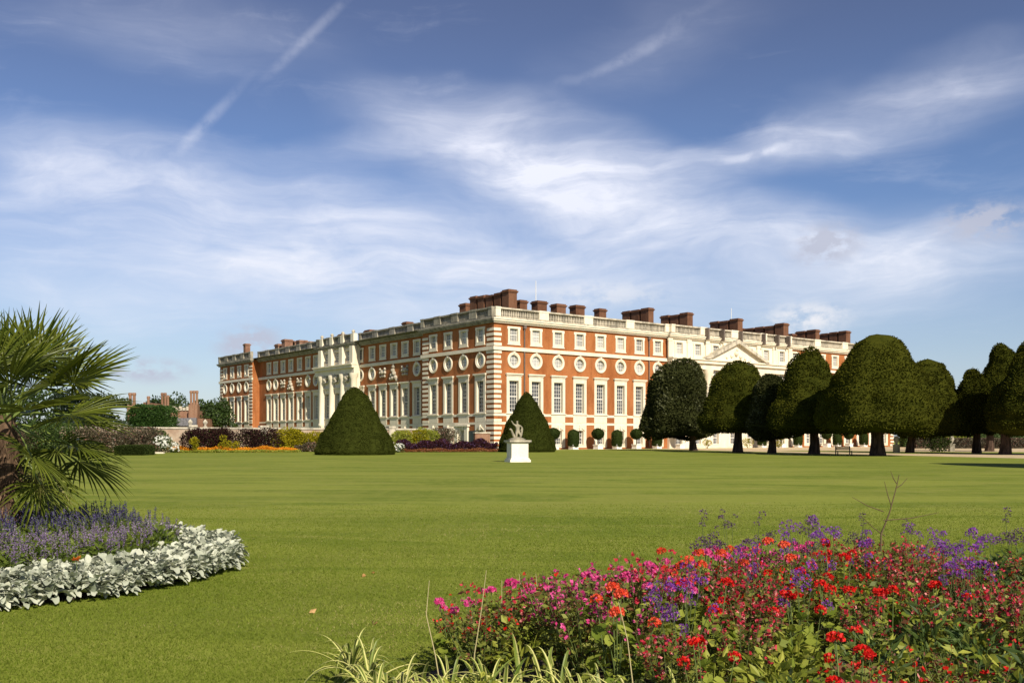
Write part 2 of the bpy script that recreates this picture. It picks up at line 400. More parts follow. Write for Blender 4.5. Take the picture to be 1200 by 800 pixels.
def discs(g, P, N, rad, seg=8, mi=0, cup=.18, rnd=None, spread=.35):
    """round cupped leaves (a fan of triangles round a sunken centre)"""
    n = len(P); nn = unit(N + rng.normal(0, spread, (n, 3)))
    a = unit(np.cross(nn, rng.normal(0, 1, (n, 3)))); b = np.cross(nn, a)
    rad = np.broadcast_to(rad, (n,)) * rng.uniform(.65, 1.2, n)
    t = np.linspace(0.15, 2 * pi - .15, seg)
    wob = 1 + .12 * np.sin(t * 5)[None, :] + rng.normal(0, .05, (n, seg))
    ring = P[:, None] + (rad[:, None] * wob)[:, :, None] * (a[:, None] * np.cos(t)[None, :, None] + b[:, None] * np.sin(t)[None, :, None])
    ring += nn[:, None] * (rng.normal(0, .06, (n, seg)) * rad[:, None])[:, :, None]
    ctr = P - nn * (rad * cup)[:, None]
    V = np.concatenate([ctr[:, None], ring], 1).reshape(-1, 3)
    base = (np.arange(n) * (seg + 1))[:, None]; k = np.arange(seg - 1)[None]
    Fc = np.stack([np.broadcast_to(base, (n, seg - 1)), base + 1 + k, base + 2 + k], -1).reshape(-1, 3)
    r = rng.random(n) if rnd is None else rnd
    return g.add(V, Fc, np.repeat(r, seg - 1), mi)
def rdir(n, zmin=-1.0):
    z = rng.uniform(zmin, 1, n); t = rng.uniform(0, 2 * pi, n); r = np.sqrt(1 - z * z)
    return np.stack([r * np.cos(t), r * np.sin(t), z], -1)
def lump(p, f, seed):
    """cheap smooth noise in [-1, 1]"""
    x, y, z = p[..., 0] * f, p[..., 1] * f, p[..., 2] * f; q = seed * 1.7
    return (np.sin(x * 1.3 + q + 1.1 * np.sin(y * .9 + q)) + np.sin(y * 1.7 + 2 * q + np.sin(z * 1.2 - q)) + np.sin(z * 1.5 + 3 * q + np.sin(x * 1.1 + q))) / 3

# ------------------------------------------------------------------ ground
def sheet(name, poly, z, m, kind='structure'):
    g = G(); g.add([(x, y, z) for x, y in poly], [tuple(range(len(poly)))])
    return tag(g.obj(name, m), kind=kind)
sheet('lawn', [(-1500, -60), (1500, -60), (1500, 3000), (-1500, 3000)], 0, M['grass'])

# palace frame: corner C0 and the two facade directions taken from the vanishing points
D0 = 144.0
C0 = np.array([X(579, D0), D0])
UR = unit(np.array([1480.0, 1125.0])); NR = np.array([UR[1], -UR[0]])
UL = unit(np.array([855.0, -1125.0]));  NL = np.array([UL[1], -UL[0]])
def u_of(px, O, U, N, w=0.0):
    r = (px - 600) / F
    return (r * (O[1] + w * N[1]) - O[0] - w * N[0]) / (U[0] - r * U[1])
LR, LL = 107.8, 113.2
OL = C0 - UL * LL
def on_r(u, w): return C0 + UR * u + NR * w
def on_l(u, w): return OL + UL * u + NL * w
gp = [on_r(-1, 3.0), on_r(30, 3.0), (30.2, 127), (38.2, 98.2), (43.2, 81.5), (60, 62), (110, 62), (150, 200), on_r(125, -4), on_r(-1, -4)]
sheet('gravel_walk', [tuple(p) for p in gp], .004, M['gravel'])
sheet('tree_lawn', [(36, 131), (44, 106), (56, 104), (140, 110), (140, 117), (58, 120), (40, 136)], .008, M['grass'])

# ------------------------------------------------------------------ palace
ZB, ZT = 19.6, 21.44
pal = thing('palace', (C0[0], C0[1], 0), 'long red brick palace with pale stone dressings and tall chimneys behind the lawn', 'palace')
thR = math.atan2(UR[1], UR[0]); thL = math.atan2(UL[1], UL[0])
class Facade:
    def __init__(s, O, th): s.O = np.asarray(O); s.th = th
    def put(s, g, name, m, parent=None):
        return g.obj(name, m, pal, (s.O[0] - C0[0], s.O[1] - C0[1], 0), s.th)
    def place(s, proto, u, w, z=0.0):
        U = np.array([cos(s.th), sin(s.th)]); N = np.array([U[1], -U[0]]); p = s.O + U * u + N * w - C0
        return (p[0], p[1], z)
FR, FL = Facade(C0, thR), Facade(OL, thL)

def wall_grid(g, u0, u1, z0, z1, holes, w, mi=0):
    us = sorted({u0, u1, *[h[0] for h in holes], *[h[1] for h in holes]}); zs = sorted({z0, z1, *[h[2] for h in holes], *[h[3] for h in holes]})
    us = [u for u in us if u0 <= u <= u1]
    for a, b in zip(us, us[1:]):
        for c, d in zip(zs, zs[1:]):
            um, zm = (a + b) / 2, (c + d) / 2
            if any(h[0] < um < h[1] and h[2] < zm < h[3] for h in holes): continue
            g.quad((a, -w, c), (b, -w, c), (b, -w, d), (a, -w, d), mi)

# window prototypes; local x along the wall, -y outwards, z from the ground
def frame(g, xo, z0, z1, xi, a, b, proud, depth, mi=0):
    for x0, x1 in ((-xo, -xi), (xi, xo)): g.box(x0, x1, -proud, depth, z0, z1, mi)
    g.box(-xi, xi, -proud, depth, z0, a, mi); g.box(-xi, xi, -proud, depth, b, z1, mi)
def bars(xi, a, b, nx, nz, y, t):
    g = G()
    for i in range(nx + 1):
        x = -xi + 2 * xi * i / nx; k = t * (1.3 if i in (0, nx) else .5)
        g.box(x - k, x + k, y - .05, y, a, b)
    for i in range(nz + 1):
        z = a + (b - a) * i / nz; k = t * (1.5 if i in (0, nz, nz // 2) else .5)
        g.box(-xi, xi, y - .052, y - .003, z - k, z + k)
    return g
def win_tall():
    g = G(); frame(g, 1.40, 5.6, 11.2, .90, 5.75, 10.5, .10, .55)
    g.box(-1.62, 1.62, -.36, .1, 11.42, 11.62); g.box(-1.5, 1.5, -.2, .1, 11.22, 11.42)
    g.box(-1.55, 1.55, -.22, .1, 5.45, 5.6); g.box(-1.40, 1.40, -.06, .1, 4.22, 5.12)
    p = G(); p.quad((-.9, .53, 5.75), (.9, .53, 5.75), (.9, .53, 10.5), (-.9, .53, 10.5))
    return g, bars(.9, 5.75, 10.5, 4, 8, .51, .045), p, M['glass']
def win_square():
    g = G(); frame(g, 1.14, 16.08, 18.72, .78, 16.48, 18.42, .12, .32)
    g.box(-1.25, -1.14, -.11, .1, 18.3, 18.72); g.box(1.14, 1.25, -.11, .1, 18.3, 18.72)
    g.box(-1.25, 1.25, -.14, .1, 15.92, 16.08)
    p = G(); p.quad((-.78, .3, 16.48), (.78, .3, 16.48), (.78, .3, 18.42), (-.78, .3, 18.42))
    return g, bars(.78, 16.48, 18.42, 3, 4, .28, .035), p, M['blind']
def win_round():
    g = G(); zc, n = 13.6, 32; t = np.linspace(0, 2 * pi, n, endpoint=False)
    prof = [(1.24, .05), (1.24, -.14), (1.12, -.2), (.98, -.13), (.84, -.12), (.84, .28)]
    g.grid([[(r * cos(a), y, zc + r * sin(a)) for a in t] for r, y in prof], True, smooth=False)
    g.box(-.16, .16, -.24, .02, zc + 1.02, zc + 1.34)
    p = G(); p.add([(.84 * cos(a), .26, zc + .84 * sin(a)) for a in t], [tuple(range(n))])
    b = G()
    for k in (-.27, .27):
        h = sqrt(.82 ** 2 - k * k)
        b.box(k - .03, k + .03, .21, .24, zc - h, zc + h); b.box(-h, h, .208, .237, zc + k - .03, zc + k + .03)
    return g, b, p, M['blind']
def win_ground():
    g = G(); frame(g, 1.40, .25, 3.84, .78, .75, 2.95, .07, .5)
    g.prism([(-1.1, 2.98), (-.9, 2.98), (0, 3.5), (.9, 2.98), (1.1, 2.98), (0, 3.72)], -.2, -.06)
    g.box(-.16, .16, -.28, -.05, 3.0, 3.78); g.box(-.95, .95, -.16, .1, .62, .75)
    p = G(); p.quad((-.78, .48, .75), (.78, .48, .75), (.78, .48, 2.95), (-.78, .48, 2.95))
    return g, bars(.78, .75, 2.95, 4, 4, .46, .04), p, M['glass']
WPROTO = {}
def window(kind, fac, u, w):
    if kind not in WPROTO:
        g, b, p, pm = {'tall_window': win_tall, 'round_window': win_round, 'square_window': win_square, 'ground_window': win_ground}[kind]()
        o = g.obj(kind, M['stone'], pal); b.obj('sash', M['trim'], o); p.obj('pane', pm, o); WPROTO[kind] = o; WPROTO[kind + '#k'] = list(o.children)
    else:
        o = WPROTO[kind].copy(); C.objects.link(o); o.parent = pal
        for ch in WPROTO[kind + '#k']:
            c = ch.copy(); C.objects.link(c); c.parent = o
    o.location = fac.place(None, u, w); o.rotation_euler = (0, 0, fac.th)
HOLES = {'tall_window': (-.95, .95, 5.7, 10.6), 'square_window': (-.85, .85, 16.4, 18.5), 'round_window': (-.85, .85, 12.75, 14.45), 'ground_window': (-.85, .85, .7, 3.0)}
def bay_holes(us, kinds): return [(u + HOLES[k][0], u + HOLES[k][1], HOLES[k][2], HOLES[k][3]) for u in us for k in kinds]
ALL = ('tall_window', 'square_window', 'round_window', 'ground_window')

# bays, from the positions of the windows in the photograph
ur = lambda px, w=0.0: u_of(px, C0, UR, NR, w)
ul = lambda px, w=0.0: u_of(px, OL, UL, NL, w)
wing_bays = [ur(p) for p in (602, 628, 654, 679.3, 703.6, 727, 749, 770.6)]
cen0, cen1 = ur(782), LR - ur(782)
wing2 = [LR - u for u in wing_bays][::-1]
cenb = list(np.linspace(cen0, cen1, 8)); cenb = [(a + b) / 2 for a, b in zip(cenb, cenb[1:])]
pav0 = LL - ul(495.5)                                   # length of the near pavilion
pavA = [ul(p) for p in (508, 525.4, 543.6, 563.1)]      # near the corner
pavB = [LL - u for u in pavA][::-1]                     # the far end
RECW = -1.7
midA = [ul(p, RECW) for p in (315.5, 323.4, 332, 341.2, 351.3, 361.2, 370.5)]
midB = [ul(p, RECW) for p in (422.5, 436.3, 448.9, 461.9, 475, 488.8)]
cl0, cl1 = ul(373, -.7), ul(417, -.7)
cenL = [ul(p, -.7) for p in (383.2, 395.3, 408.2)]
pb = pav0

wall = G()
def seg_holes(us): return bay_holes(us, ALL)
wall_grid(wall, 0, cen0, 0, ZB, seg_holes(wing_bays), 0)
FR.put(wall, 'wall', M['brick'])
wall = G(); wall_grid(wall, cen1, LR, 0, ZB, seg_holes(wing2), 0); FR.put(wall, 'wall', M['brick'])
for a_, b_, us_, w_ in ((LL - pav0, LL, pavA, 0), (0, pb, pavB, 0), (pb, cl0, midA, RECW), (cl1, LL - pav0, midB, RECW)):
    wl = G(); wall_grid(wl, a_, b_, 0, ZB, seg_holes(us_) if w_ == 0 else bay_holes(us_, [k for k in ALL if k != 'round_window']) + bay_holes(us_[:2] + us_[5:], ['round_window']), w_)
    if w_ == 0:
        u = a_ if a_ > 1 else b_; wl.quad((u, 0, 0), (u, -RECW, 0), (u, -RECW, ZB), (u, 0, ZB))
    FL.put(wl, 'wall', M['brick'])
bk = G()                                                # the two hidden sides
bk.quad((LR, 0, 0), (LR, LL, 0), (LR, LL, ZB), (LR, 0, ZB)); bk.quad((0, LL, 0), (LR, LL, 0), (LR, LL, ZB), (0, LL, ZB))
FR.put(bk, 'wall', M['brick'])
# stone centrepieces
PRO = .55
cg = G(); wall_grid(cg, cen0, cen1, 0, ZB, seg_holes(cenb), PRO)
for u in (cen0, cen1): cg.quad((u, -PRO, 0), (u, 0.3, 0), (u, 0.3, ZB), (u, -PRO, ZB))
FR.put(cg, 'centre_wall', M['stone'])
cg = G(); wall_grid(cg, cl0, cl1, 0, ZB, seg_holes(cenL), -.7)
for u in (cl0, cl1): cg.quad((u, .7, 0), (u, 1.6, 0), (u, 1.6, ZB), (u, .7, ZB))
FL.put(cg, 'centre_wall', M['stone'])
for u in wing_bays + wing2:
    for k in ALL: window(k, FR, u, 0)
for u in cenb:
    for k in ALL: window(k, FR, u, PRO)
for us, w in ((pavA, 0), (pavB, 0), (midA, RECW), (midB, RECW), (cenL, -.7)):
    for i, u in enumerate(us):
        for k in ALL:
            if w == RECW and k == 'round_window' and i in (2, 3, 4): continue
            window(k, FL, u, w)
rf = G(); rf.quad((0, 0.4, ZB + .3), (LR, 0.4, ZB + .3), (LR, LL, ZB + .3), (0, LL, ZB + .3))
FR.put(rf, 'roof', M['lead'])

# string courses, bands, cornices
def runs_r(): return [(0, cen0, 0.0), (cen0, cen1, PRO), (cen1, LR, 0.0)]
def runs_l(): return [(0, pb, 0.0), (pb, cl0, RECW), (cl0, cl1, -.7), (cl1, LL - pav0, RECW), (LL - pav0, LL, 0.0)]
for fac, runs, sm, end in ((FR, runs_r(), 'stone', 0), (FL, runs_l(), 'stone_grey', 1)):
    sc, bd, co = G(), G(), G()
    for i, (a, b, w) in enumerate(runs):
        a2 = a - (.3 if (fac is FR and i == 0) or (i > 0 and w > runs[i - 1][2]) or i == 0 else 0)
        b2 = b + (.3 if (i < len(runs) - 1 and w > runs[i + 1][2]) or i == len(runs) - 1 else 0)
        cen = (fac is FR and i == 1) or (fac is FL and i == 2)
        pr = 1.0 if cen else .28
        sc.box(a2, b2, -w - pr, -w + .05, 15.02, 15.56)
        if cen:
            sc.box(a2 + .05, b2 - .05, -w - .55, -w + .04, 14.0, 15.02); sc.box(a2 - .1, b2 + .1, -w - 1.25, -w + .02, 15.56, 15.8)
        bd.box(a, b, -w - .07, -w + .03, 5.12, 5.5); bd.box(a, b, -w - .07, -w + .03, 3.84, 4.2)
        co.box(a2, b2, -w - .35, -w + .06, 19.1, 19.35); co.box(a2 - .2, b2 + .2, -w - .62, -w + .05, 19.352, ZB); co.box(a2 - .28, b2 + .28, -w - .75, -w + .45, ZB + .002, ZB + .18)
    fac.put(sc, 'string_course', M['stone']); fac.put(bd, 'band', M['stone']); fac.put(co, 'cornice', M['stone'] if fac is FR else M['stone_lichen_shade'])  # garden front cornice: lichen plus the dimness of grazing sun, in the colour

# balustrade: dies over the piers, balusters between
def balustrade(fac, runs, m, md, pitch):
    g = G()
    for a, b, w in runs:
        n = max(1, round((b - a) / pitch)); us = np.linspace(a, b, n + 1)
        y0, y1 = -w - .42, -w + .12
        g.box(a, b, y1 - .03, y1 + .1, ZB + .48, ZT - .22); g.box(a, b, y0, y1, ZB + .182, ZB + .5); g.box(a, b, y0 - .06, y1 + .06, ZT - .24, ZT)
        for k, u in enumerate(us):
            ua, ub = max(a - .02, u - .95), min(b + .02, u + .95)
            dd = G(); dd.box(ua, ub, y0 - .04, y1 + .04, ZB + .503, ZT - .243); dd.box(ua - .02, ub + .02, y0 - .1, y1 + .1, ZT - .22, ZT + .05); fac.put(dd, 'balustrade_pedestal', md)
        for u, v in zip(us, us[1:]):
            for q in np.arange(u + 1.1, v - 1.0, .34):
                g.lathe([(.07, ZB + .49), (.13, ZB + .75), (.13, ZB + .85), (.06, ZB + 1.3), (.08, ZT - .23)], 6, q, (y0 + y1) / 2)
    fac.put(g, 'balustrade', m)
balustrade(FR, runs_r(), M['stone_grey'], M['stone'], 9.4)
balustrade(FL, runs_l(), M['stone_lichen_shade'], M['stone_lichen_shade'], 5.6)  # same darker stone: lichen and grazing-light shade together in one colour

# quoins
def quoin(g, u, side, w, z0, z1, width=1.25):
    z, k = z0, 0
    while z + .42 < z1:
        wd = width if k % 2 == 0 else width * .9
        a, b = (u, u + wd) if side > 0 else (u - wd, u)
        g.box(a, b, -w - .09, -w + .02, z, z + .42); z += .745; k += 1
for fac, u, sd_, wd_ in ((FR, -.09, 1, 1.45), (FR, LR + .09, -1, 1.45), (FL, LL, -1, 1.9), (FL, LL - pav0, 1, 1.9), (FL, pb, -1, 1.9), (FL, 0, 1, 1.9)):
    for zz in ((.1, 3.8), (4.25, 5.1), (5.6, 15.0), (15.7, 19.1)): q = G(); quoin(q, u, sd_, 0, *zz, wd_); fac.put(q, 'quoin', M['stone'])
# pediment on the long front, giant half columns under it
um = (cenb[2] + cenb[4]) / 2; hw = (cenb[4] - cenb[2]) / 2 + 3.4
pg = G(); pg.prism([(um - hw, 15.82), (um + hw, 15.82), (um, 19.0)], -PRO - .7, -PRO + .1)
FR.put(pg, 'pediment', M['stone'])
pr = G()
for s in (-1, 1): pr.prism([(um + s * (hw + .8), 15.83), (um + s * (hw - .3), 15.83), (um, 19.02), (um, 19.75)][::s], -PRO - 1.5, -PRO + .12)
FR.put(pr, 'pediment_cornice', M['stone_grey'])
cap = G()
for x, z, r in ((0, 17.2, .5), (-1.3, 16.7, .35), (1.2, 16.7, .4), (-2.6, 16.4, .3), (2.5, 16.4, .3), (.3, 17.9, .3)):
    cap.lathe([(.02, z + r), (r * .7, z + r * .7), (r, z), (r * .7, z - r * .7), (.02, z - r)], 10, um + x, -PRO - .75)
FR.put(cap, 'pediment_carving', M['stone'])
for u in [um + k * (cenb[1] - cenb[0]) for k in (-1.5, -.5, .5, 1.5)]:
    g = G(); g.lathe([(.85, 4.2), (.85, 4.6), (.68, 4.8), (.62, 12.9), (.9, 13.4), (.95, 14.0)], 16, u, -PRO - .35); FR.put(g, 'column', M['stone'])
for k in range(8):
    u = cen0 + (cen1 - cen0) * k / 7
    g = G(); g.box(u - .45, u + .45, -PRO - .2, -PRO + .02, 15.83, 19.05); g.box(u - .55, u + .55, -PRO - .26, -PRO + .02, 18.6, 19.08); FR.put(g, 'pilaster', M['stone'])
# centrepiece of the garden front: four giant half columns with attic pilasters and vases
for px in (377.5, 389.2, 401.9, 414.2):
    u = ul(px, -.4)
    g = G(); g.lathe([(.8, 4.2), (.8, 4.6), (.66, 4.8), (.6, 12.9), (.85, 13.4), (.9, 14.0)], 14, u, .45); g.box(u - .85, u + .85, -.2, .75, 0, 4.19); FL.put(g, 'column', M['stone'])
    g = G(); g.box(u - .65, u + .65, -.15, .72, 15.82, 19.1); g.box(u - .6, u + .6, .1, .9, ZB + .19, ZT - .03); FL.put(g, 'pilaster', M['stone'])
    g = G(); g.lathe([(.3, ZT - .02), (.18, ZT + .1), (.34, ZT + .28), (.34, ZT + .48), (.18, ZT + .62), (.02, ZT + .75)], 10, u, .4); FL.put(g, 'vase', M['stone_grey'])
for u in cenL:
    g = G()
    for dx, dz, r in ((0, 0, .55), (-.5, .3, .4), (.5, .35, .4), (0, .7, .4), (-.25, -.55, .35), (.3, -.5, .35)):
        g.lathe([(.02, 13.2 + dz + r), (r * .75, 13.2 + dz + r * .6), (r, 13.2 + dz), (r * .75, 13.2 + dz - r * .6), (.02, 13.2 + dz - r)], 9, u + dx, .35)
    FL.put(g, 'carved_trophy', M['stone_grey'])
# carved reliefs between the round windows of the recessed walls
for us in (midA, midB):
    uc = us[3]
    g = G()
    for dx, dz, r in ((0, 1.7, .2), (0, 1.15, .36), (-.15, .5, .45), (.25, -.05, .45), (-.55, -.3, .4), (.75, -.75, .42), (-.95, -.9, .36), (1.1, -1.2, .3), (-.2, -.8, .4)):
        g.lathe([(.02, 13.3 + dz + r), (r * .8, 13.3 + dz + r * .6), (r, 13.3 + dz), (r * .8, 13.3 + dz - r * .6), (.02, 13.3 + dz - r)], 9, uc + dx, 1.55)
    FL.put(g, 'carved_relief', M['stone_grey'])
    for u in (us[2], us[4]):
        g = G()
        for dx, dz, r in ((-.85, .75, .3), (.85, .75, .3), (-.8, .1, .34), (.8, .1, .34), (-.7, -.55, .26), (.7, -.55, .26), (0, .15, .42), (-.35, .45, .22), (.38, .45, .22), (0, -.5, .26)):
            g.lathe([(.02, 13.5 + dz + r), (r * .8, 13.5 + dz + r * .6), (r, 13.5 + dz), (r * .8, 13.5 + dz - r * .6), (.02, 13.5 + dz - r)], 8, u + dx, 1.62)
        FL.put(g, 'carved_relief', M['stone_grey'])
# downpipes
for px in (614, 760):
    g = G(); u = ur(px); g.tube([(u, -.16, .3), (u, -.16, 19.0)], .11, 6); g.box(u - .25, u + .25, -.4, 0, 18.5, 19.0); FR.put(g, 'downpipe', M['pipe'])
for px in (827, 845, 866, 893, 909, 922):
    g = G(); u = ur(px, PRO + .5); g.box(u - .16, u + .16, -PRO - 1.3, -PRO - .4, ZB - .3, ZT - .1); FR.put(g, 'rain_spout', M['pipe'])
# chimneys
def stack(fac, u, w, n, h, wid=1.55, dep=1.9, gap=.5, m='brick_dark', name='chimney'):
    """n shafts in a row running back from the facade"""
    wid *= .86; dep *= .92; g = G(); y = -w; rs = np.random.default_rng(int(abs(u) * 10) + n)
    for k in range(n):
        a = y + k * (dep + gap); hk = h - (rs.uniform(0, .35) if k else 0); dx = rs.normal(0, .04)
        x0, x1 = u - wid / 2 + dx, u + wid / 2 + dx
        g.box(x0, x1, a, a + dep, ZB + .2, hk - .55); g.box(x0 - .08, x1 + .08, a - .08, a + dep + .08, hk - .548, hk - .40)
        g.box(x0 - .18, x1 + .18, a - .18, a + dep + .18, hk - .398, hk - .2); g.box(x0 - .02, x1 + .02, a - .02, a + dep + .02, hk - .198, hk)
    g.box(u - wid / 2 - .1, u + wid / 2 + .1, y - .1, y + n * (dep + gap) - gap + .1, ZB + .1, ZB + 1.3)
    fac.put(g, name, M[m])
W0 = -7.0
def H_at(fac, U, O, N, px, py, w): 
    u = u_of(px, O, U, N, w); z = O[1] + u * U[1] + w * N[1]
    return u, H(py, z)
for px, py, n, w, wid, dep in ((601, 339, 5, -4.0, 1.9, 1.9), (614, 351.5, 1, -7, 1.7, 1.5), (636, 352.5, 1, -7, 2.3, 1.8), (658, 356, 1, -7, 2.3, 1.8), (680, 357.5, 1, -7, 2.3, 1.8), (706.5, 361.5, 1, -8, 1.9, 1.5),
                         (763, 360.5, 3, -6, 1.5, 2.1), (809, 366, 3, -6, 1.7, 2.1), (867.5, 373, 3, -6, 1.7, 2.2), (921.5, 378.5, 5, -6, 1.9, 2.3), (958, 386, 2, -6, 1.6, 2.4), (994, 387.5, 4, -6, 1.9, 2.0), (931, 391, 1, -10, 1.6, 1.5)):
    u, h = H_at(FR, UR, C0, NR, px, py, w); stack(FR, u, w, n, h, wid, dep)
for px, py, n, w, wid, dep in ((542, 355.5, 3, -8, 2.2, 1.9), (566, 346, 1, -8, 2.2, 1.8), (474, 377, 1, -8, 1.8, 1.6), (430, 386.5, 1, -8, 2.6, 1.6), (332, 397.5, 3, -10, 2.2, 2.2), (349, 398.5, 3, -10, 2.2, 2.2), (324, 403, 1, -10, 2.4, 2.0), (286.5, 402.5, 1, -9, 1.6, 1.4), (398, 391.5, 1, -9, 1.8, 1.6)):
    u, h = H_at(FL, UL, OL, NL, px, py, w); stack(FL, u, w, n, h, wid, dep, m='brick_old' if px < 420 else 'brick_dark')
for px, py, w in ((628, 329, -8), (857, 361, -10)):
    u, h = H_at(FR, UR, C0, NR, px, py, w); g = G(); g.tube([(u, -w, ZB), (u, -w, h)], [.09, .05], 6); FR.put(g, 'flagpole', M['trim'])
# gate piers and a dark door in the near pavilion, seen over the bedding
g = G(); u = ul(553.5, .1); g.box(u - 1.2, u + .9, -.12, .1, 0, 2.9); FL.put(g, 'door', plain('green_door', (.018, .035, .035), .4, .4))
g = G(); u = ul(541, .2)
for k in (-1.5, 1.3): g.box(u + k - .45, u + k + .45, -.35, .05, 0, 3.6)
g.box(u - 2.2, u + 2.0, -.5, .05, 3.6, 3.83); FL.put(g, 'doorcase', M['stone'])

# ------------------------------------------------------------------ trees
def crown_points(prof, n, sx, sy, seed, rough, H0, R0):
    """random points and outward normals on a lathe-like crown"""
    prof = np.asarray(prof, float); seglen = np.hypot(np.diff(prof[:, 0]) * R0, np.diff(prof[:, 1]) * H0); rm = (prof[1:, 0] + prof[:-1, 0]) / 2
    wgt = seglen * (rm + .05); k = rng.choice(len(wgt), n, p=wgt / wgt.sum()); f = rng.random(n)
    r = prof[k, 0] * (1 - f) + prof[k + 1, 0] * f; h = prof[k, 1] * (1 - f) + prof[k + 1, 1] * f
    t = rng.uniform(0, 2 * pi, n)
    dr = (prof[k + 1, 0] - prof[k, 0]) * R0; dh = (prof[k + 1, 1] - prof[k, 1]) * H0
    nr, nh = dh, -dr; nl = np.hypot(nr, nh) + 1e-9; nr, nh = nr / nl, nh / nl
    N = np.stack([np.cos(t) * nr, np.sin(t) * nr, nh], -1)
    P = np.stack([np.cos(t) * r * R0, np.sin(t) * r * R0, h * H0], -1)
    fq = 1.1 / max(rough, .2) * .35
    P = P + N * (rough * (lump(P, fq, seed) + .45 * lump(P, fq * 2.7, seed + 9)))[:, None]
    P[:, 0] *= sx; P[:, 1] *= sy
    return P, N
def shaped_crown(name, prof, R0, H0, z0, mtl, parent, n, leaf, rough=.35, seed=1, sx=1.0, sy=1.0, lean=(0, 0), holes=0.0, core_in=.0):
    g = G(); seg = 44
    dense = []
    for a, b in zip(prof, prof[1:]):
        for k in range(4): dense.append((a[0] + (b[0] - a[0]) * k / 4, a[1] + (b[1] - a[1]) * k / 4))
    dense.append(prof[-1]); dense = np.array(dense)
    t = np.linspace(0, 2 * pi, seg, endpoint=False)
    P = np.stack([np.cos(t)[None] * dense[:, :1] * R0, np.sin(t)[None] * dense[:, :1] * R0, np.repeat(dense[:, 1:] * H0, seg, 1)], -1)
    fq = 1.1 / max(rough, .2) * .35
    q = rough * (lump(P, fq, seed) + .45 * lump(P, fq * 2.7, seed + 9))
    ln = np.hypot(P[..., 0], P[..., 1]) + 1e-6
    s = 1 + (q - leaf * .35 - core_in) / np.maximum(ln, .6)
    P[..., 0] *= s; P[..., 1] *= s
    P[..., 0] *= sx; P[..., 1] *= sy
    P[..., 0] += lean[0] * P[..., 2] / H0; P[..., 1] += lean[1] * P[..., 2] / H0; P[..., 2] += z0
    g.grid(P, True, rng.random((len(dense) - 1) * seg) * .4)
    Q, N = crown_points(prof, n, sx, sy, seed, rough, H0, R0)
    if holes > 0:
        keep = lump(Q, 1.3, seed + 3) < 1 - holes; Q, N = Q[keep], N[keep]
    Q[:, 0] += lean[0] * Q[:, 2] / H0; Q[:, 1] += lean[1] * Q[:, 2] / H0; Q[:, 2] += z0
    shade = np.clip(.45 + .4 * lump(Q, .9, seed + 5) + .25 * lump(Q, 2.9, seed + 7) + rng.normal(0, .25, len(Q)), 0, 1)
    leaves(g, Q - N * leaf * .4, N, leaf, leaf * .55, .55, rnd=shade)
    w_ = rng.random(len(Q)) < .03 * (rough > .3); leaves(g, Q[w_] - N[w_] * leaf * .3, N[w_] + [[0, 0, .5]], leaf * 1.6, leaf * .4, .5, rnd=np.clip(shade[w_] + .25, 0, 1))
    return g.obj(name, mtl, parent)
CONE = [(.96, 0), (1.0, .05), (.96, .12), (.83, .28), (.68, .46), (.53, .62), (.40, .76), (.28, .87), (.17, .95), (.07, .99), (0, 1)]
def cone_tree(px0, px1, pytop, base, label, seed):
    z = GZ(base); cx = X((px0 + px1) / 2, z); r = (px1 - px0) / 2 / F * z
    t = thing('topiary_yew', (cx, z, 0), label, 'topiary', 'conical clipped yews')
    shaped_crown('crown', CONE, r, H(pytop, z), 0.0, M['yew_clip'], t, 26000, .13, .19, seed)
    g = G(); g.tube([(0, 0, -.05), (0, 0, 1.5)], [.3, .25], 8); g.obj('trunk', M['bark'], t)
cone_tree(370, 463, 454, 532.5, 'large cone-clipped dark yew standing before the flower border', 3)
cone_tree(583, 652, 460.5, 529.3, 'cone-clipped dark yew behind the white statue pedestal', 8)

UMB = [(.30, .03), (.72, -.02), (.96, .03), (1.0, .11), (.97, .23), (.88, .39), (.76, .55), (.62, .71), (.49, .84), (.38, .93), (.25, .985), (.1, 1.0), (0, 1)]
DOME = [(.30, .05), (.70, 0), (.94, .07), (1.0, .18), (.94, .34), (.82, .52), (.68, .68), (.54, .82), (.38, .93), (.2, .985), (.08, 1.0), (0, 1)]
SHAG = [(.3, .0), (.80, -.02), (1.0, .06), (.98, .20), (.86, .40), (.74, .58), (.64, .74), (.52, .86), (.34, .95), (.12, 1.0), (0, 1.0)]
SPIRE = [(.3, .03), (.75, 0), (.98, .08), (1.0, .18), (.84, .40), (.62, .64), (.40, .84), (.22, .95), (.08, .995), (0, 1)]
def trunk(parent, r, top, seed, lean=(0, 0), fork=3):
    g = G(); rs = np.random.default_rng(seed)
    n = 9; zz = np.linspace(-.1, top, n)
    path = np.stack([lean[0] * zz / top + .08 * np.sin(zz * 1.4 + seed), lean[1] * zz / top + 0 * zz, zz], -1)
    rad = r * (1 + .45 * np.exp(-zz * 2.2) - .12 * zz / top + .06 * np.sin(zz * 3 + seed)); rad = np.maximum(rad, .08)
    g.tube(path, rad, 12)
    for k in range(7): # buttress ribs
        a = k / 7 * 2 * pi + seed; 
        g.tube([(path[0][0] + cos(a) * r * 1.15, path[0][1] + sin(a) * r * 1.15, -.1), (path[3][0] + cos(a + .3) * r * .8, path[3][1] + sin(a + .3) * r * .8, zz[3]), (path[-1][0] + cos(a + .5) * r * .6, path[-1][1] + sin(a + .5) * r * .6, top)], [r * .34, r * .3, r * .22], 6)
    for k in range(fork):
        a = rs.uniform(0, 2 * pi); b = path[-3]
        g.tube([b, b + np.array([cos(a) * r * 2.0, sin(a) * r * 2.0, top * .35]), b + np.array([cos(a) * r * 4.5, sin(a) * r * 4.5, top * .75])], [r * .45, r * .32, r * .18], 7)
    return g.obj('trunk', M['bark'], parent)
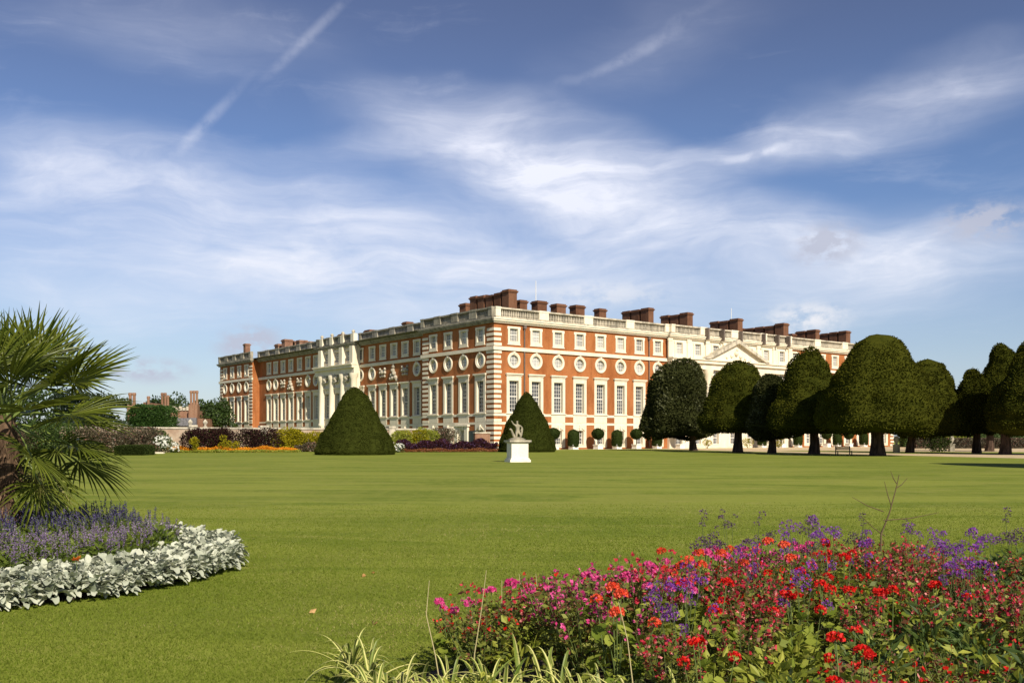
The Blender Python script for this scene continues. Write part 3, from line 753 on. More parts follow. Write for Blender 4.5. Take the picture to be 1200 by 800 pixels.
def yew(px0, px1, ptop, pbot, base, ptrunk, label, prof=UMB, mtl='yew', seed=1, rough=.6, trad=.55, sy=1.0, n=16000, leaf=.24, z=None, holes=.06, tlean=0.0):
    z = z or GZ(base); cx = X((px0 + px1) / 2, z); r = (px1 - px0) / 2 / F * z; tx = X(ptrunk, z)
    t = thing('yew_tree', (tx, z, 0), label, 'yew tree', 'umbrella-clipped yews on the right')
    zb = H(pbot, z); zt = H(ptop, z)
    o = shaped_crown('crown', prof, r, zt - zb, zb, M[mtl], t, n, leaf, rough, seed, 1.0, sy, holes=holes)
    o.location = (cx - tx, 0, 0)
    trunk(t, trad * .78, zb + 1.2, seed, (tlean, 0)); return t
yew(757, 845, 426, 509, 527.4, 812, 'shaggy grey-green evergreen tree at the left end of the yew row', SHAG, 'yew_dark', 2, 1.25, .55, n=17000, leaf=.38, z=134, holes=.2)
yew(820, 912, 425.5, 506, 529.6, 865, 'dome-topped clipped yew beside the shaggy evergreen', DOME, 'yew', 4, .55, .62, z=118)
yew(876, 932, 438, 512, 531, 905, 'small dark clipped yew between two larger domes in the row', DOME, 'yew_dark', 5, .5, .5, z=111)
yew(902, 1000, 411, 508, 532, 954, 'pointed clipped yew left of the broadest yew', SPIRE, 'yew', 6, .6, .6, z=104)
yew(964, 1092, 391.5, 504, 534, 1028, 'broadest and nearest clipped yew with a thick reddish trunk', UMB, 'yew', 7, .62, .72, n=26000, z=93, leaf=.22)
yew(1044, 1131, 420, 510, 529, 1066, 'clipped yew with a leaning trunk half hidden behind the broadest yew', DOME, 'yew', 9, .6, .5, z=112, tlean=.5)
yew(1117, 1166, 433.5, 508, 530, 1145, 'narrow olive-green clipped yew between two larger right-hand yews', DOME, 'yew', 10, .35, .5, z=110)
yew(1146, 1202, 403.5, 505, 528, 1160, 'tall dark clipped yew with a flattened dome behind the narrow olive one', DOME, 'yew', 11, .4, .55, z=126)
yew(1160, 1290, 398, 508, 531, 1178, 'large clipped yew cut off by the right edge of the photo', UMB, 'yew', 12, .55, .6, n=20000, z=100, holes=.12)
yew(1262, 1496, 345, 495, 548, 1379, 'yew outside the frame whose shadow crosses the lawn at right', UMB, 'yew', 13, .5, .8, n=14000, z=52)

# small clipped evergreens in tubs along the long front
def topiary_pot(kind):
    t = thing('clipped_shrub', (0, 0, 0), 'x', 'clipped shrub', 'clipped evergreens in white tubs along the palace front')
    if kind == 'ball':
        a = np.linspace(-pi / 2, pi / 2, 9); prof = [(cos(k), (sin(k) + 1) / 2) for k in a]
        shaped_crown('crown', prof, 1.0, 1.75, 1.55, M['box'], t, 1800, .16, .08, 2)
    else:
        shaped_crown('crown', [(.3, 0), (.9, .04), (1, .2), (1, .6), (.9, .82), (.6, .95), (0, 1)], .9, 2.75, .4, M['box'], t, 2000, .16, .1, 3)
    g = G(); g.tube([(0, 0, .2), (0, 0, 1.8)], [.09, .08], 7); g.obj('trunk', M['bark'], t)
    g = G(); g.box(-.55, .55, -.55, .55, 0, .62); g.box(-.62, .62, -.62, .62, .622, .75); g.box(-.6, .6, -.6, .6, -.0, .08); g.obj('tub', M['trim'], t)
    return t
protos = {'ball': topiary_pot('ball'), 'drum': topiary_pot('drum')}
seqp = [(649, 'ball'), (672, 'drum'), (701, 'ball'), (723, 'drum'), (746, 'ball'), (770, 'drum'), (797, 'ball'), (893, 'drum'), (916, 'ball'), (935, 'drum'), (969, 'ball'), (981, 'drum'), (995, 'ball'), (1012, 'drum')]
WHERE = ['just right of the cone yew', 'second from the cone yew', 'third from the cone yew', 'fourth from the cone yew', 'last in the open before the shaggy evergreen', 'under the left of the shaggy evergreen', 'beside the shaggy evergreen trunk',
         'between the dome and small yews', 'right of the small dark yew trunk', 'left of the pointed yew trunk', 'right of the pointed yew trunk', 'before the far windows, left of the bench', 'behind the bench', 'left of the broadest yew trunk']
seen_k = set()
for (px, k), wh in zip(seqp, WHERE):
    u = u_of(px, C0, UR, NR, 2.3); p = on_r(u, 2.3)
    lab = ('round ball-clipped shrub in a white tub, ' if k == 'ball' else 'drum-clipped shrub in a white tub, ') + wh
    if k not in seen_k:
        seen_k.add(k); o = protos[k]; o.location = (p[0], p[1], 0); o['label'] = lab; o.rotation_euler = (0, 0, thR)
    else: dup(protos[k], (p[0], p[1], 0), thR, 1.0, lab)

# ------------------------------------------------------------------ bushes, border and old range at the left
def bush(name, px, z, w, h, mtl, label, cat='shrub', group=None, n=1500, leaf=.22, spots=None, zb=0.0, depth=None, rough=.45):
    """an irregular shrub: overlapping leafy lobes; spots = (material, share) for blossoms"""
    cx = X(px, z); t = thing(name, (cx, z, 0), label, cat, group)
    g = G(); k = max(4, int(w * 2)); dp = depth or w * .6
    cs = np.stack([rng.uniform(-.5, .5, k) * w * .75, rng.uniform(-.5, .5, k) * dp * .6, rng.uniform(.3, .75, k) * h], -1)
    rs = rng.uniform(.26, .42, k) * min(w, h * 1.3)
    i = rng.integers(0, k, n); dvec = rdir(n); rr = rng.uniform(.55, 1.05, n) ** .6
    P = cs[i] + dvec * (rs[i] * rr)[:, None]; P[:, 2] = np.clip(P[:, 2], .05, h * 1.03)
    leaves(g, P, dvec + [0, 0, .4], leaf, leaf * .5, .6, rnd=np.clip(rng.normal(.5, .27, n), 0, 1))
    for c_, r_ in zip(cs, rs):
        g.tube([(c_[0] * .3, c_[1] * .3, 0), (c_[0] * .8, c_[1] * .8, c_[2] * .7), c_], [.05, .035, .015], 5, rnd=0.0)
    g.obj('foliage', M[mtl], t)
    if spots:
        s = G(); m_, q, sz = spots; i = rng.integers(0, k, q); dvec = unit(rdir(q) + np.array([.2, -.7, .5]))
        P = cs[i] + dvec * (rs[i] * 1.05)[:, None]; P[:, 2] = np.clip(P[:, 2], .2, h * 1.05)
        discs(s, P, dvec, sz, 6); s.obj('blossom', M[m_], t)['kind'] = 'stuff'
    return t
def at_wall(px, f=0.0):
    """depth of the garden wall at a photo column, f metres in front"""
    r = (px - 600) / F; a, b = np.array([-3.2, 143.0]), np.array([-34.4, 125.0]); d = b - a
    k = (r * a[1] - a[0]) / (d[0] - r * d[1]); return a[1] + k * d[1] - f
ang = math.atan2(-18, -31.2); L = 52.0
M['wall_stone'] = stonemat('wall_render', (.42, .34, .25), (.30, .21, .145), (.38, .21, .14), .7, False)
wd = unit(np.array([-31.2, -18.0])); ws = np.array([-3.2, 143.0]) + wd * 6.3
wt = thing('garden_wall', (ws[0], ws[1], 0), 'long low stone and brick garden wall behind the flower border', 'wall', rotz=ang)
g = G(); g.box(0, L, 0, .5, 0, 2.9); g.obj('wall_body', M['wall_stone'], wt)
g = G(); g.box(-.1, L, -.12, .62, 2.902, 3.12); g.obj('coping', M['stone_grey'], wt)
for k in range(6):
    g = G(); g.box(k * 9.0 + .3, k * 9.0 + 1.2, -.2, .7, 0, 3.14); g.box(k * 9.0 + .2, k * 9.0 + 1.3, -.3, .8, 3.142, 3.4); g.obj('pier', M['stone_grey'], wt)
wt = thing('garden_wall', (-3.5, 142.8, 0), 'short piece of brick garden wall against the palace corner quoins', 'wall', rotz=ang)
g = G(); g.box(0, 2.5, 0, .5, 0, 2.45); g.obj('wall_body', M['brick_old'], wt)
g = G(); g.box(-.05, 2.6, -.1, .6, 2.452, 2.65); g.obj('coping', M['stone_grey'], wt)

for i, (px, w, h, m_, what) in enumerate((
    (222, 3.0, 2.9, 'plum', 'leftmost dark plum-leaved shrub in the border before the wall'), (243, 3.0, 2.7, 'plum', 'second dark plum shrub from the left in the wall border'),
    (266, 3.2, 2.9, 'plum', 'third dark plum shrub, below the far end of the palace'), (290, 3.4, 2.7, 'plum', 'fourth dark plum shrub, below the far pavilion corner'),
    (312, 3.2, 2.8, 'plum', 'rightmost dark plum shrub, beside the yellow shrubs'),
    (334, 3.4, 2.9, 'yellow', 'leftmost golden yellow shrub in the wall border'), (352, 3.2, 2.7, 'yellow', 'middle golden yellow shrub in the wall border'), (368, 3.0, 2.8, 'yellow', 'golden yellow shrub half behind the large cone yew'),
    (468, 3.0, 2.8, 'lime', 'lime green shrub just right of the large cone yew'), (484, 3.4, 2.6, 'yellow', 'yellow-green shrub below the shaded garden front'), (500, 3.2, 3.0, 'lime', 'fuller lime shrub behind the purple bedding'), (519, 3.4, 2.9, 'greybush', 'dusky pinkish shrub before the palace door'))):
    z = at_wall(px, 4.2 if px < 400 else 5.5); bush('border_shrub', px, z, w, h, m_, what, 'shrub', 'shrubs in the border before the garden wall', 3200, .25)
for px, h, lab in ((230, 2.0, 'thin yellow foliage plant standing left in the border'), (264, 2.4, 'taller thin yellow plant among the plum shrubs'), (274, 1.6, 'short yellow plant low among the plum shrubs')):
    bush('yellow_plant', px, at_wall(px, 6.6), 1.1, h, 'yellow', lab, 'plant', 'yellow plants among the plum shrubs', 420, .2)
def bedding(name, pts, dep, h, n, mtl, leaf, label, cat):
    g = G(); pts = np.array(pts, float); k = rng.integers(0, len(pts) - 1, n); f = rng.random((n, 1))
    P = pts[k] * (1 - f) + pts[k + 1] * f
    P = np.column_stack([P[:, 0] + rng.normal(0, .1, n), P[:, 1] + rng.uniform(0, dep, n), rng.random(n) ** .6 * h * (1 + .35 * np.sin(P[:, 0] * 1.9) * np.sin(P[:, 0] * .7 + 1))])
    leaves(g, P, np.array([[0, -.3, .8]]), leaf, leaf * .6, .7)
    return tag(g.obj(name, M[mtl]), label, cat, kind='stuff')
P2 = lambda px, z: (X(px, z), z)
bedding('marigold_bedding', [P2(198, 116), P2(262, 116.5), P2(346, 119)], 1.8, .55, 7000, 'orange', .16, 'orange marigold strip edging the border before the wall', 'bedding')
bedding('leafy_bedding', [P2(196, 114.6), P2(262, 115.0), P2(350, 117.5)], 1.3, .22, 4000, 'lime', .16, 'pale green edging in front of the marigolds', 'bedding')
bedding('leafy_bedding', [P2(344, 121), P2(372, 122)], 2.2, .9, 1800, 'greybush', .2, 'grey-green clump between marigolds and cone yew', 'bedding')
bedding('purple_bedding', [P2(464, 119.5), P2(520, 119.5), P2(582, 121)], 6.0, 1.25, 13000, 'violet_bed', .2, 'deep purple bedding below the palace corner', 'bedding')
bedding('rust_bedding', [P2(462, 117.5), P2(520, 117.6), P2(583, 119)], 1.6, .35, 3500, 'rust', .16, 'rusty low edging in front of the purple bedding', 'bedding')
bush('rose_bush', 197, 114, 2.4, 1.9, 'midgreen', 'round bush covered in white roses left of the marigolds', 'rose bush', None, 1200, .18, ('whiteflower', 170, .13))
bush('rose_bush', 466, 117, 1.5, 1.1, 'midgreen', 'small white-flowered bush at the foot of the large cone yew', 'rose bush', None, 500, .16, ('whiteflower', 70, .11))
bush('dusky_shrub', 164, 116, 4.5, 2.8, 'greybush', 'brownish dusky shrub left of the white rose bush', 'shrub', None, 4200, .26)
bush('dusky_shrub', 178, 119, 4.0, 2.5, 'midgreen', 'green loose shrub behind the white rose bush', 'shrub', None, 3800, .24)
bush('dusky_shrub', 172, 112, 2.6, 1.2, 'greybush', 'low pinkish shrub by the kerb under the white roses', 'shrub', None, 900, .2)
bush('dusky_shrub', 120, 112, 6.5, 3.0, 'greybush', 'wide dusky shrub seen through the palm fronds', 'shrub', None, 6000, .26)
bush('dusky_shrub', 70, 113, 7, 3.2, 'midgreen', 'wide green shrub behind the palm crown', 'shrub', None, 6000, .26)
bush('dusky_shrub', 20, 113, 7, 2.6, 'greybush', 'dusky shrub behind the palm trunk at the left edge', 'shrub', None, 6000, .26)
def hedge_block(px0, px1, z, h, dep, mtl, label, n=4000, leaf=.2, zb=0.0):
    a, b = X(px0, z), X(px1, z); g = G(); k_ = h * .05; g.box(a + k_, b - k_, z + k_, z + dep, 0, h * .80, rnd=.3); g.box(a + k_ * 4, b - k_ * 4, z + k_, z + dep, h * .80, h * .96, rnd=.3)
    f = rng.random(n); side = rng.random(n); w = b - a
    P = np.column_stack([a + w * rng.random(n), np.where(side < .6, z - .02, z + dep * rng.random(n)), np.where(side < .6, h * rng.random(n), h)])
    N = np.where((side < .6)[:, None], [[0, -1.0, .2]], [[0, 0, 1.0]])
    P = P + N * (lump(P, 1.4, 4) * h * .05)[:, None]; ed = np.minimum(P[:, 0] - a, b - P[:, 0]); P[:, 2] -= np.clip(1 - ed / (h * .22), 0, 1) ** 2 * h * .16 * (P[:, 2] / h)
    leaves(g, P, N, leaf, leaf * .6, .6)
    e = n // 6; P = np.column_stack([np.where(rng.random(e) < .5, a, b), z + dep * rng.random(e), h * rng.random(e)]); leaves(g, P, np.sign(P - [[(a + b) / 2, z, h / 2]]) * [[1, 0, 0]], leaf, leaf * .6, .6)
    return tag(g.obj('clipped_hedge', M[mtl]), label, 'hedge')
hedge_block(134, 169, 96, .95, 3.0, 'box', 'low dark clipped box hedge on the lawn edge behind the palm', 3500, .13)
hedge_block(148, 194, 150, 6.6, 6.0, 'hedge', 'tall flat-topped green hedge behind the garden wall', 6000, .34)
g = G(); g.box(X(168, 108), X(206, 112), 108, 108.5, 0, .16); tag(g.obj('stone_kerb', M['stone']), 'pale stone kerb at the lawn edge below the white roses', 'kerb')

def broad_tree(name, px, z, h, w, mtl, label, n=5000, leaf=.5, seed=1, trunk_r=.4, low=.25, k=22, group=None, flat=1.0):
    t = thing(name, (X(px, z), z, 0), label, 'tree', group); rs = np.random.default_rng(seed)
    g = G(); cs = []
    for i in range(k):
        a = rs.uniform(0, 2 * pi); q = sqrt(rs.random()) * .42 * w; zz = h * (low + (1 - low) * rs.random() ** .8 * .88); sq = 1 - .55 * max(0, (zz / h - .55)) / .45
        cs.append((cos(a) * q * sq, sin(a) * q * sq, zz))
    cs = np.array(cs); rr = rs.uniform(.13, .22, k) * w
    i = rs.integers(0, k, n); dvec = rdir(n); f = rng.uniform(.35, 1.0, n) ** .5
    P = cs[i] + dvec * (rr[i] * f)[:, None] * [[1, 1, .75 * flat]]
    shade = np.clip(rs.random(k)[i] * .6 + rng.normal(.2, .2, n), 0, 1)
    leaves(g, P, dvec * .5 + [[0, 0, -.1]], leaf, leaf * .6, .8, rnd=shade); g.obj('crown', M[mtl], t)
    g = G(); g.tube([(0, 0, -.1), (.1, 0, h * .3), (0, .1, h * .75)], [trunk_r, trunk_r * .75, trunk_r * .25], 9)
    for c_ in cs[:10]: g.tube([(0, 0, h * .25), (c_[0] * .5, c_[1] * .5, (h * .3 + c_[2]) / 2), c_], [trunk_r * .4, trunk_r * .25, trunk_r * .08], 5)
    g.obj('trunk', M['bark'], t); return t
broad_tree('leafy_tree', 246, 215, 12.0, 13, 'oak', 'leafy green tree beside the far end of the palace', 6000, .6, 3, low=.05)
broad_tree('leafy_tree', 205, 300, 15.5, 16, 'oak', 'round green treetop rising between the old chimneys', 4000, .8, 5)
broad_tree('leafy_tree', 183, 280, 13.5, 12, 'oak', 'distant low treetop left of the old brick chimneys', 3000, .8, 9)
broad_tree('cedar_tree', 104, 135, 9.6, 12, 'cedar', 'blue-green cedar behind the palm fronds', 7500, .45, 8, low=.12, flat=.4, k=30)
broad_tree('leafy_tree', 40, 150, 9.0, 16, 'oak', 'dark broad tree behind the palm at the left', 6500, .5, 11, low=.05)
broad_tree('leafy_tree', -35, 140, 9.5, 15, 'oak', 'dark tree beyond the left edge of the palm', 5000, .5, 12, low=.05)
# right background behind the yews
hedge_block(1062, 1270, 190, 3.9, 3.0, 'midgreen', 'long green hedge in the distance under the right yews', 9000, .35)
hedge_block(1075, 1290, 165, 1.6, 3.0, 'greybush', 'low dusky hedge before the distant green one', 6000, .3)
for px, z, w, h, m_, lab in ((1085, 168, 3, 3.6, 'yellow', 'yellow-green shrub far behind the leaning yew trunk'), (1100, 122, 3.6, 3.0, 'box', 'dark round shrub under the half hidden yew'), (1127, 170, 4, 3.4, 'lime', 'pale green shrub far off between the right yews'), (1160, 172, 5, 3.6, 'midgreen', 'green shrub far off behind the narrow olive yew'), (1195, 170, 5, 3.6, 'midgreen', 'green shrub far off at the right edge')):
    bush('distant_shrub', px, z, w, h, m_, lab, 'shrub', None, 1300, .28)
broad_tree('leafy_tree', 1150, 330, 11.0, 16, 'oak', 'low distant tree under the right yews', 3000, .9, 15, low=.05)
broad_tree('leafy_tree', 1225, 300, 12.0, 16, 'oak', 'distant tree behind the yew at the right edge', 3000, .9, 16, low=.05)
for px, lab in ((828, 'yellow potted shrub by the palace door left of the dome yew trunk'), (877, 'yellow-green shrub against the palace beside the dome yew'), (912, 'bright yellow-green shrub right of the small yew trunk')):
    u = u_of(px, C0, UR, NR, 3.2); p = on_r(u, 3.2); bush('golden_shrub', px, p[1], 1.5, 1.9, 'yellow', lab, 'shrub', 'golden shrubs at the palace foot', 420, .2)

# old brick range with Tudor chimneys
def tudor():
    z0 = 205.0; t = thing('old_brick_range', (X(205, z0), z0, 0), 'old brick range with grey roof and clustered Tudor chimneys beyond the garden wall', 'building')
    x = lambda px: X(px, z0) - X(205, z0)
    g = G(); g.box(x(150), x(238), 0, 14, 0, 6.0); g.box(x(193), x(224), 2, 14, 6.0, H(480.5, z0)); g.obj('wall', M['brick_old'], t)
    g = G(); a, b = x(193), x(232); g.prism([(0, 0)] * 0 or [(a, 4.4), (b, 4.4), (b, H(489.5, z0)), (a, H(490, z0))], -1.2, -.6); g.obj('roof', M['slate'], t)
    g = G()
    for k in range(7):
        c = x(195.5 + k * 4.2); g.box(c - .28, c + .28, 1.7, 2.2, H(480.5, z0), H(477, z0) + .25 * (k % 2))
    g.obj('parapet', M['stone_grey'], t)
    g = G()
    for px in (226.5,): g.box(x(px) - 1.0, x(px) + 1.0, -1.7, -1.3, 6, H(489, z0))
    def chim(px, w, ptop, n, pb=486):
        g = G(); c = x(px); zt = H(ptop, z0); zb = H(pb, z0); g.box(c - w / 2, c + w / 2, -.5, 1.0, 3, zb)
        for i in range(n):
            cx = c - w / 2 + w * (i + .5) / n; r = w / n * .40
            g.lathe([(r * 1.2, zb), (r * 1.2, zb + .3), (r, zb + .5), (r, zt - .7), (r * 1.3, zt - .45), (r * 1.3, zt - .2), (r * 1.1, zt), (.01, zt)], 8, cx, .2, smooth=False)
        g.obj('chimney', M['brick_old'], t)
    chim(154.5, 1.7, 460, 2, 474); chim(173.5, .7, 464, 1, 476); chim(191.5, 1.3, 460, 2, 478); chim(196.5, .6, 463, 1, 478); chim(227, 1.9, 457.5, 3, 474)
    g = G(); g.prism([(x(163), 6), (x(172), 6), (x(168), H(471, z0))], 0, 10); g.obj('gable', M['brick_old'], t)
tudor()
g = G(); zf = at_wall(223, -.25)
for px, lab in ((223, 'weathered stone ball finial on the garden wall below the tall chimneys'), (240.5, 'weathered stone ball finial on the wall before the leafy tree')):
    g = G(); g.lathe([(.26, 0), (.26, .12), (.12, .2), (.14, .34), (.30, .55), (.30, .72), (.12, .95), (.01, 1.05)], 10)
    z = at_wall(px, -.28); tag(g.obj('wall_finial', M['stone_grey'], None, (X(px, z), z, 3.11)), lab, 'finial', 'finials on the garden wall')

# ------------------------------------------------------------------ statue on its pedestal
def statue():
    z = 68.6; cx = X(606.5, z); rot = R(16)
    t = thing('pedestal', (cx, z, 0), 'white stone block pedestal carrying the statue on the lawn', 'pedestal', None, rot)
    g = G(); w = .62; h = H(515.5, z)
    g.box(-w - .14, w + .14, -w - .14, w + .14, 0, .18); g.box(-w - .07, w + .07, -w - .07, w + .07, .182, .28); g.box(-w, w, -w, w, .282, h - .2); g.obj('block', stonemat('pedestal_stone', (.80, .76, .68), (.72, .66, .55), (.5, .45, .36), .9, amt=.6), t)
    g = G(); g.box(-w - .09, w + .09, -w - .09, w + .09, h - .198, h - .13); g.box(-w - .18, w + .18, -w - .18, w + .18, h - .128, h); g.obj('capstone', M['stone_grey'], t)
    zs = h + .005
    s = thing('statue', (cx, z, zs), 'weathered stone statue of a figure with a raised arm on the white pedestal', 'statue', None, rot)
    m = stonemat('statue_stone', (.34, .305, .22), (.20, .18, .13), (.42, .38, .29), 2.5, False)
    g = G(); g.lathe([(.56, 0), (.58, .05), (.50, .10), (.36, .15), (.24, .2), (.01, .22)], 14, fn=lambda a, q: 1 + .1 * np.sin(a * 3) + .07 * np.sin(a * 5 + 1)); g.obj('plinth_rock', m, s)
    def skin(name, V, E, Rr):
        me = bpy.data.meshes.new(name); me.from_pydata([tuple(np.array(v) * 1.04 - (0, 0, .08)) for v in V], E, []); me.update(); o = bpy.data.objects.new(name, me); C.objects.link(o); o.parent = s
        md = o.modifiers.new('skin', 'SKIN'); sv = me.skin_vertices[0] if me.skin_vertices else None
        if sv is None:
            bpy.context.view_layer.objects.active = o; sv = me.skin_vertices[0]
        for i, r in enumerate(Rr): sv.data[i].radius = (r, r) if np.isscalar(r) else r
        sv.data[0].use_root = True
        sb = o.modifiers.new('sub', 'SUBSURF'); sb.levels = 2; sb.render_levels = 2
        me.materials.append(m); return o
    V = [(0, 0, .62), (.01, 0, .82), (.0, 0, 1.0), (-.02, 0, 1.13), (-.03, -.01, 1.22), (-.03, -.02, 1.33), (-.03, -.02, 1.40),     # 0 pelvis .. head
         (-.15, 0, 1.09), (-.30, -.03, 1.17), (-.42, -.06, 1.34), (-.46, -.07, 1.41),                                             # raised arm
         (.14, 0, 1.08), (.32, -.02, .95), (.24, -.12, .76), (.17, -.14, .72),                                                     # arm on the hip
         (-.09, -.02, .58), (-.10, -.10, .36), (-.12, -.04, .16), (-.15, -.14, .14),                                               # legs
         (.10, -.02, .58), (.20, -.14, .40), (.14, -.06, .20), (.14, -.18, .17)]
    E = [(0, 1), (1, 2), (2, 3), (3, 4), (4, 5), (5, 6), (2, 7), (7, 8), (8, 9), (9, 10), (2, 11), (11, 12), (12, 13), (13, 14), (0, 15), (15, 16), (16, 17), (17, 18), (0, 19), (19, 20), (20, 21), (21, 22)]
    Rr = [.13, .115, .15, .08, .055, .088, .07, .075, .055, .042, .04, .075, .055, .045, .04, .10, .07, .045, .04, .10, .07, .045, .04]
    skin('figure', V, E, Rr)
    skin('drapery', [(.16, .05, .25), (.26, .05, .45), (.32, .04, .70), (.36, .02, .92)], [(0, 1), (1, 2), (2, 3)], [.14, .11, .08, .05])
    skin('sea_creature', [(-.12, .02, .2), (-.26, .0, .34), (-.36, -.03, .55), (-.45, -.05, .76), (-.54, -.08, .83), (-.60, -.12, .78)], [(0, 1), (1, 2), (2, 3), (3, 4), (4, 5)], [.14, .12, .09, .075, .095, .05])
statue()

# bench under the broad yew
t = thing('garden_bench', (X(989, 97), 97, 0), 'dark slatted garden bench in shade left of the broad yew trunk', 'bench', None, R(8))
g = G()
for k in range(4): g.box(-.8, .8, -.2 + k * .12, -.1 + k * .12, .43, .46)
g.obj('seat', M['iron'], t)
g = G()
for k in range(3): g.box(-.8, .8, .27, .3, .55 + k * .13, .64 + k * .13)
g.obj('backrest', M['iron'], t)
for xx in (-.75, .75):
    for yy, hh in ((-.18, .43), (.26, .92)):
        g = G(); g.box(xx - .04, xx + .04, yy - .04, yy + .04, 0, hh); g.obj('leg', M['iron'], t)
    g = G(); g.box(xx - .035, xx + .035, -.2, .26, .62, .66); g.obj('armrest', M['iron'], t)
# stone urns far under the trees
for px, z, lab in ((1050.5, 112, 'dark stone garden figure on a plinth right of the broad yew trunk'), (1115, 125, 'small grey stone urn on a plinth between the right yews')):
    t = thing('garden_urn', (X(px, z), z, 0), lab, 'urn')
    g = G(); g.box(-.3, .3, -.3, .3, 0, .9); g.box(-.36, .36, -.36, .36, .902, 1.0); g.obj('plinth', M['stone_lichen_shade'], t)
    g = G(); g.lathe([(.18, 1.0), (.1, 1.12), (.3, 1.4), (.34, 1.7), (.22, 1.85), (.28, 1.95), (.01, 1.98)], 12); g.obj('bowl', M['stone_lichen_shade'], t)

# ------------------------------------------------------------------ palm bed at the left
BC, BR = np.array([-7.02, 11.88]), 3.52
def ring_poly(c, r, n=40): return [(c[0] + r * cos(a), c[1] + r * sin(a)) for a in np.linspace(0, 2 * pi, n, endpoint=False)]
sheet('bed_soil', ring_poly(BC, BR - .25), .006, M['soil'])

def palm():
    t = thing('fan_palm', (X(8, 12.3), 12.3, 0), 'fan palm with spiky fronds and a fibrous trunk in the round bed', 'palm tree')
    g = G(); zz = np.linspace(-.05, 1.95, 26)
    prof = [(.105 + .016 * (k % 2) + .03 * sin(k * .4), z) for k, z in enumerate(zz)]
    g.lathe(prof, 20, fn=lambda a, q: 1 + .08 * np.sin(a * 5 + q * 9) + .06 * np.sin(a * 9 - q * 14))
    n = 900; a = rng.uniform(0, 2 * pi, n); z = rng.uniform(.05, 1.8, n)
    P = np.column_stack([np.cos(a) * .12, np.sin(a) * .12, z]); leaves(g, P, np.column_stack([np.cos(a) * .6, np.sin(a) * .6, -.8 + 0 * a]), .14, .018, .35)
    g.obj('trunk', M['fibre'], t)
    def frond(az, el, plen, R0, nseg, roll, droop, mtl, seed):
        """a petiole and a pleated fan of tapering segments"""
        rs = np.random.default_rng(seed); g = G()
        d = np.array([cos(az) * cos(el), sin(az) * cos(el), sin(el)]); up = np.array([0, 0, 1.0]); sd = unit(np.cross(d, up)); nn = np.cross(sd, d)
        b0 = np.array([0, 0, 1.9]) + rs.normal(0, .04, 3)
        hub = b0 + d * plen - up * (.06 * plen * plen)
        g.tube([b0, b0 + d * plen * .5 + up * .03, hub], [.018, .012, .009], 5, mi=1)
        sd2 = sd * cos(roll) + nn * sin(roll); n2 = np.cross(sd2, d)
        rows = 7
        for k in range(nseg):
            f = (k + .5) / nseg * 2 - 1; th = f * 2.05
            dr = unit(d * cos(th) + sd2 * sin(th) + n2 * (.16 * (abs(f) - .2)) + rs.normal(0, .025, 3))
            Ls = R0 * (1 - .30 * abs(f) ** 2) * rs.uniform(.9, 1.05); wv = unit(np.cross(dr, n2)); tt = np.linspace(.03, 1, rows)
            dp = droop * rs.uniform(.6, 1.5)
            ctr = hub + dr[None] * (tt * Ls)[:, None] - up[None] * (dp * np.clip(tt - .45, 0, 1) ** 2 * Ls * 1.6)[:, None]
            wd = .027 * np.minimum(tt * 2.2, 1) * np.clip((1.02 - tt) * 2.4, .06, 1) * (R0 / .62)
            fold = n2[None] * (wd * .55)[:, None]
            pts = np.stack([ctr - wv[None] * wd[:, None] * .5 + fold, ctr, ctr + wv[None] * wd[:, None] * .5 + fold], 1)
            g.grid(pts, False, np.full((rows - 1) * 2, np.clip(rs.normal(.5, .25), 0, 1)), 0, False)
        return g.obj('frond', [mtl, M['petiole']], t)
    rs = np.random.default_rng(5); k = 0
    for el0, cnt, plen, R0, dr in ((76, 5, .72, .76, .02), (54, 7, .88, .84, .03), (30, 9, 1.0, .88, .06), (6, 8, 1.0, .86, .14), (-20, 8, .92, .78, .28), (-50, 8, .85, .66, .5)):
        for i in range(cnt):
            az = ((i + rs.random() * .6) / cnt * 2 * pi + el0) % (2 * pi); k += 1
            if el0 < -10 and abs(az - 1.5 * pi) < .75: continue          # old leaves cut away in front of the trunk
            dry = el0 < -40 and rs.random() < .5
            frond(az, R(el0 + rs.uniform(-8, 8)), plen * rs.uniform(.9, 1.1), R0 * rs.uniform(.9, 1.08), 30, rs.uniform(-.8, .8), dr, M['palm_dry'] if dry else M['palm'], 100 + k)
palm()

def curved_leaf(g, base, d, L, W, bend, mi=0, rnd=.5, rows=6, cup=.25, wave=0.0, prof=None):
    """broad leaf: rows along its length, three columns, drooping by bend"""
    up = np.array([0, 0, 1.0]); sd = unit(np.cross(d, up) + 1e-4); n = np.cross(sd, d); t = np.linspace(0, 1, rows)
    ctr = base[None] + d[None] * (t * L)[:, None] - up[None] * (bend * t ** 2 * L)[:, None]
    w = (np.sin(pi * np.clip(t, .02, .985) ** .75) if prof is None else prof(t)) * W
    wv = wave * np.sin(t * 9 + rnd * 9) * W
    l = ctr - sd[None] * (w * .5)[:, None] + n[None] * (w * cup + wv)[:, None]; r = ctr + sd[None] * (w * .5)[:, None] + n[None] * (w * cup - wv)[:, None]
    g.grid(np.stack([l, ctr, r], 1), False, rnd, mi, True)

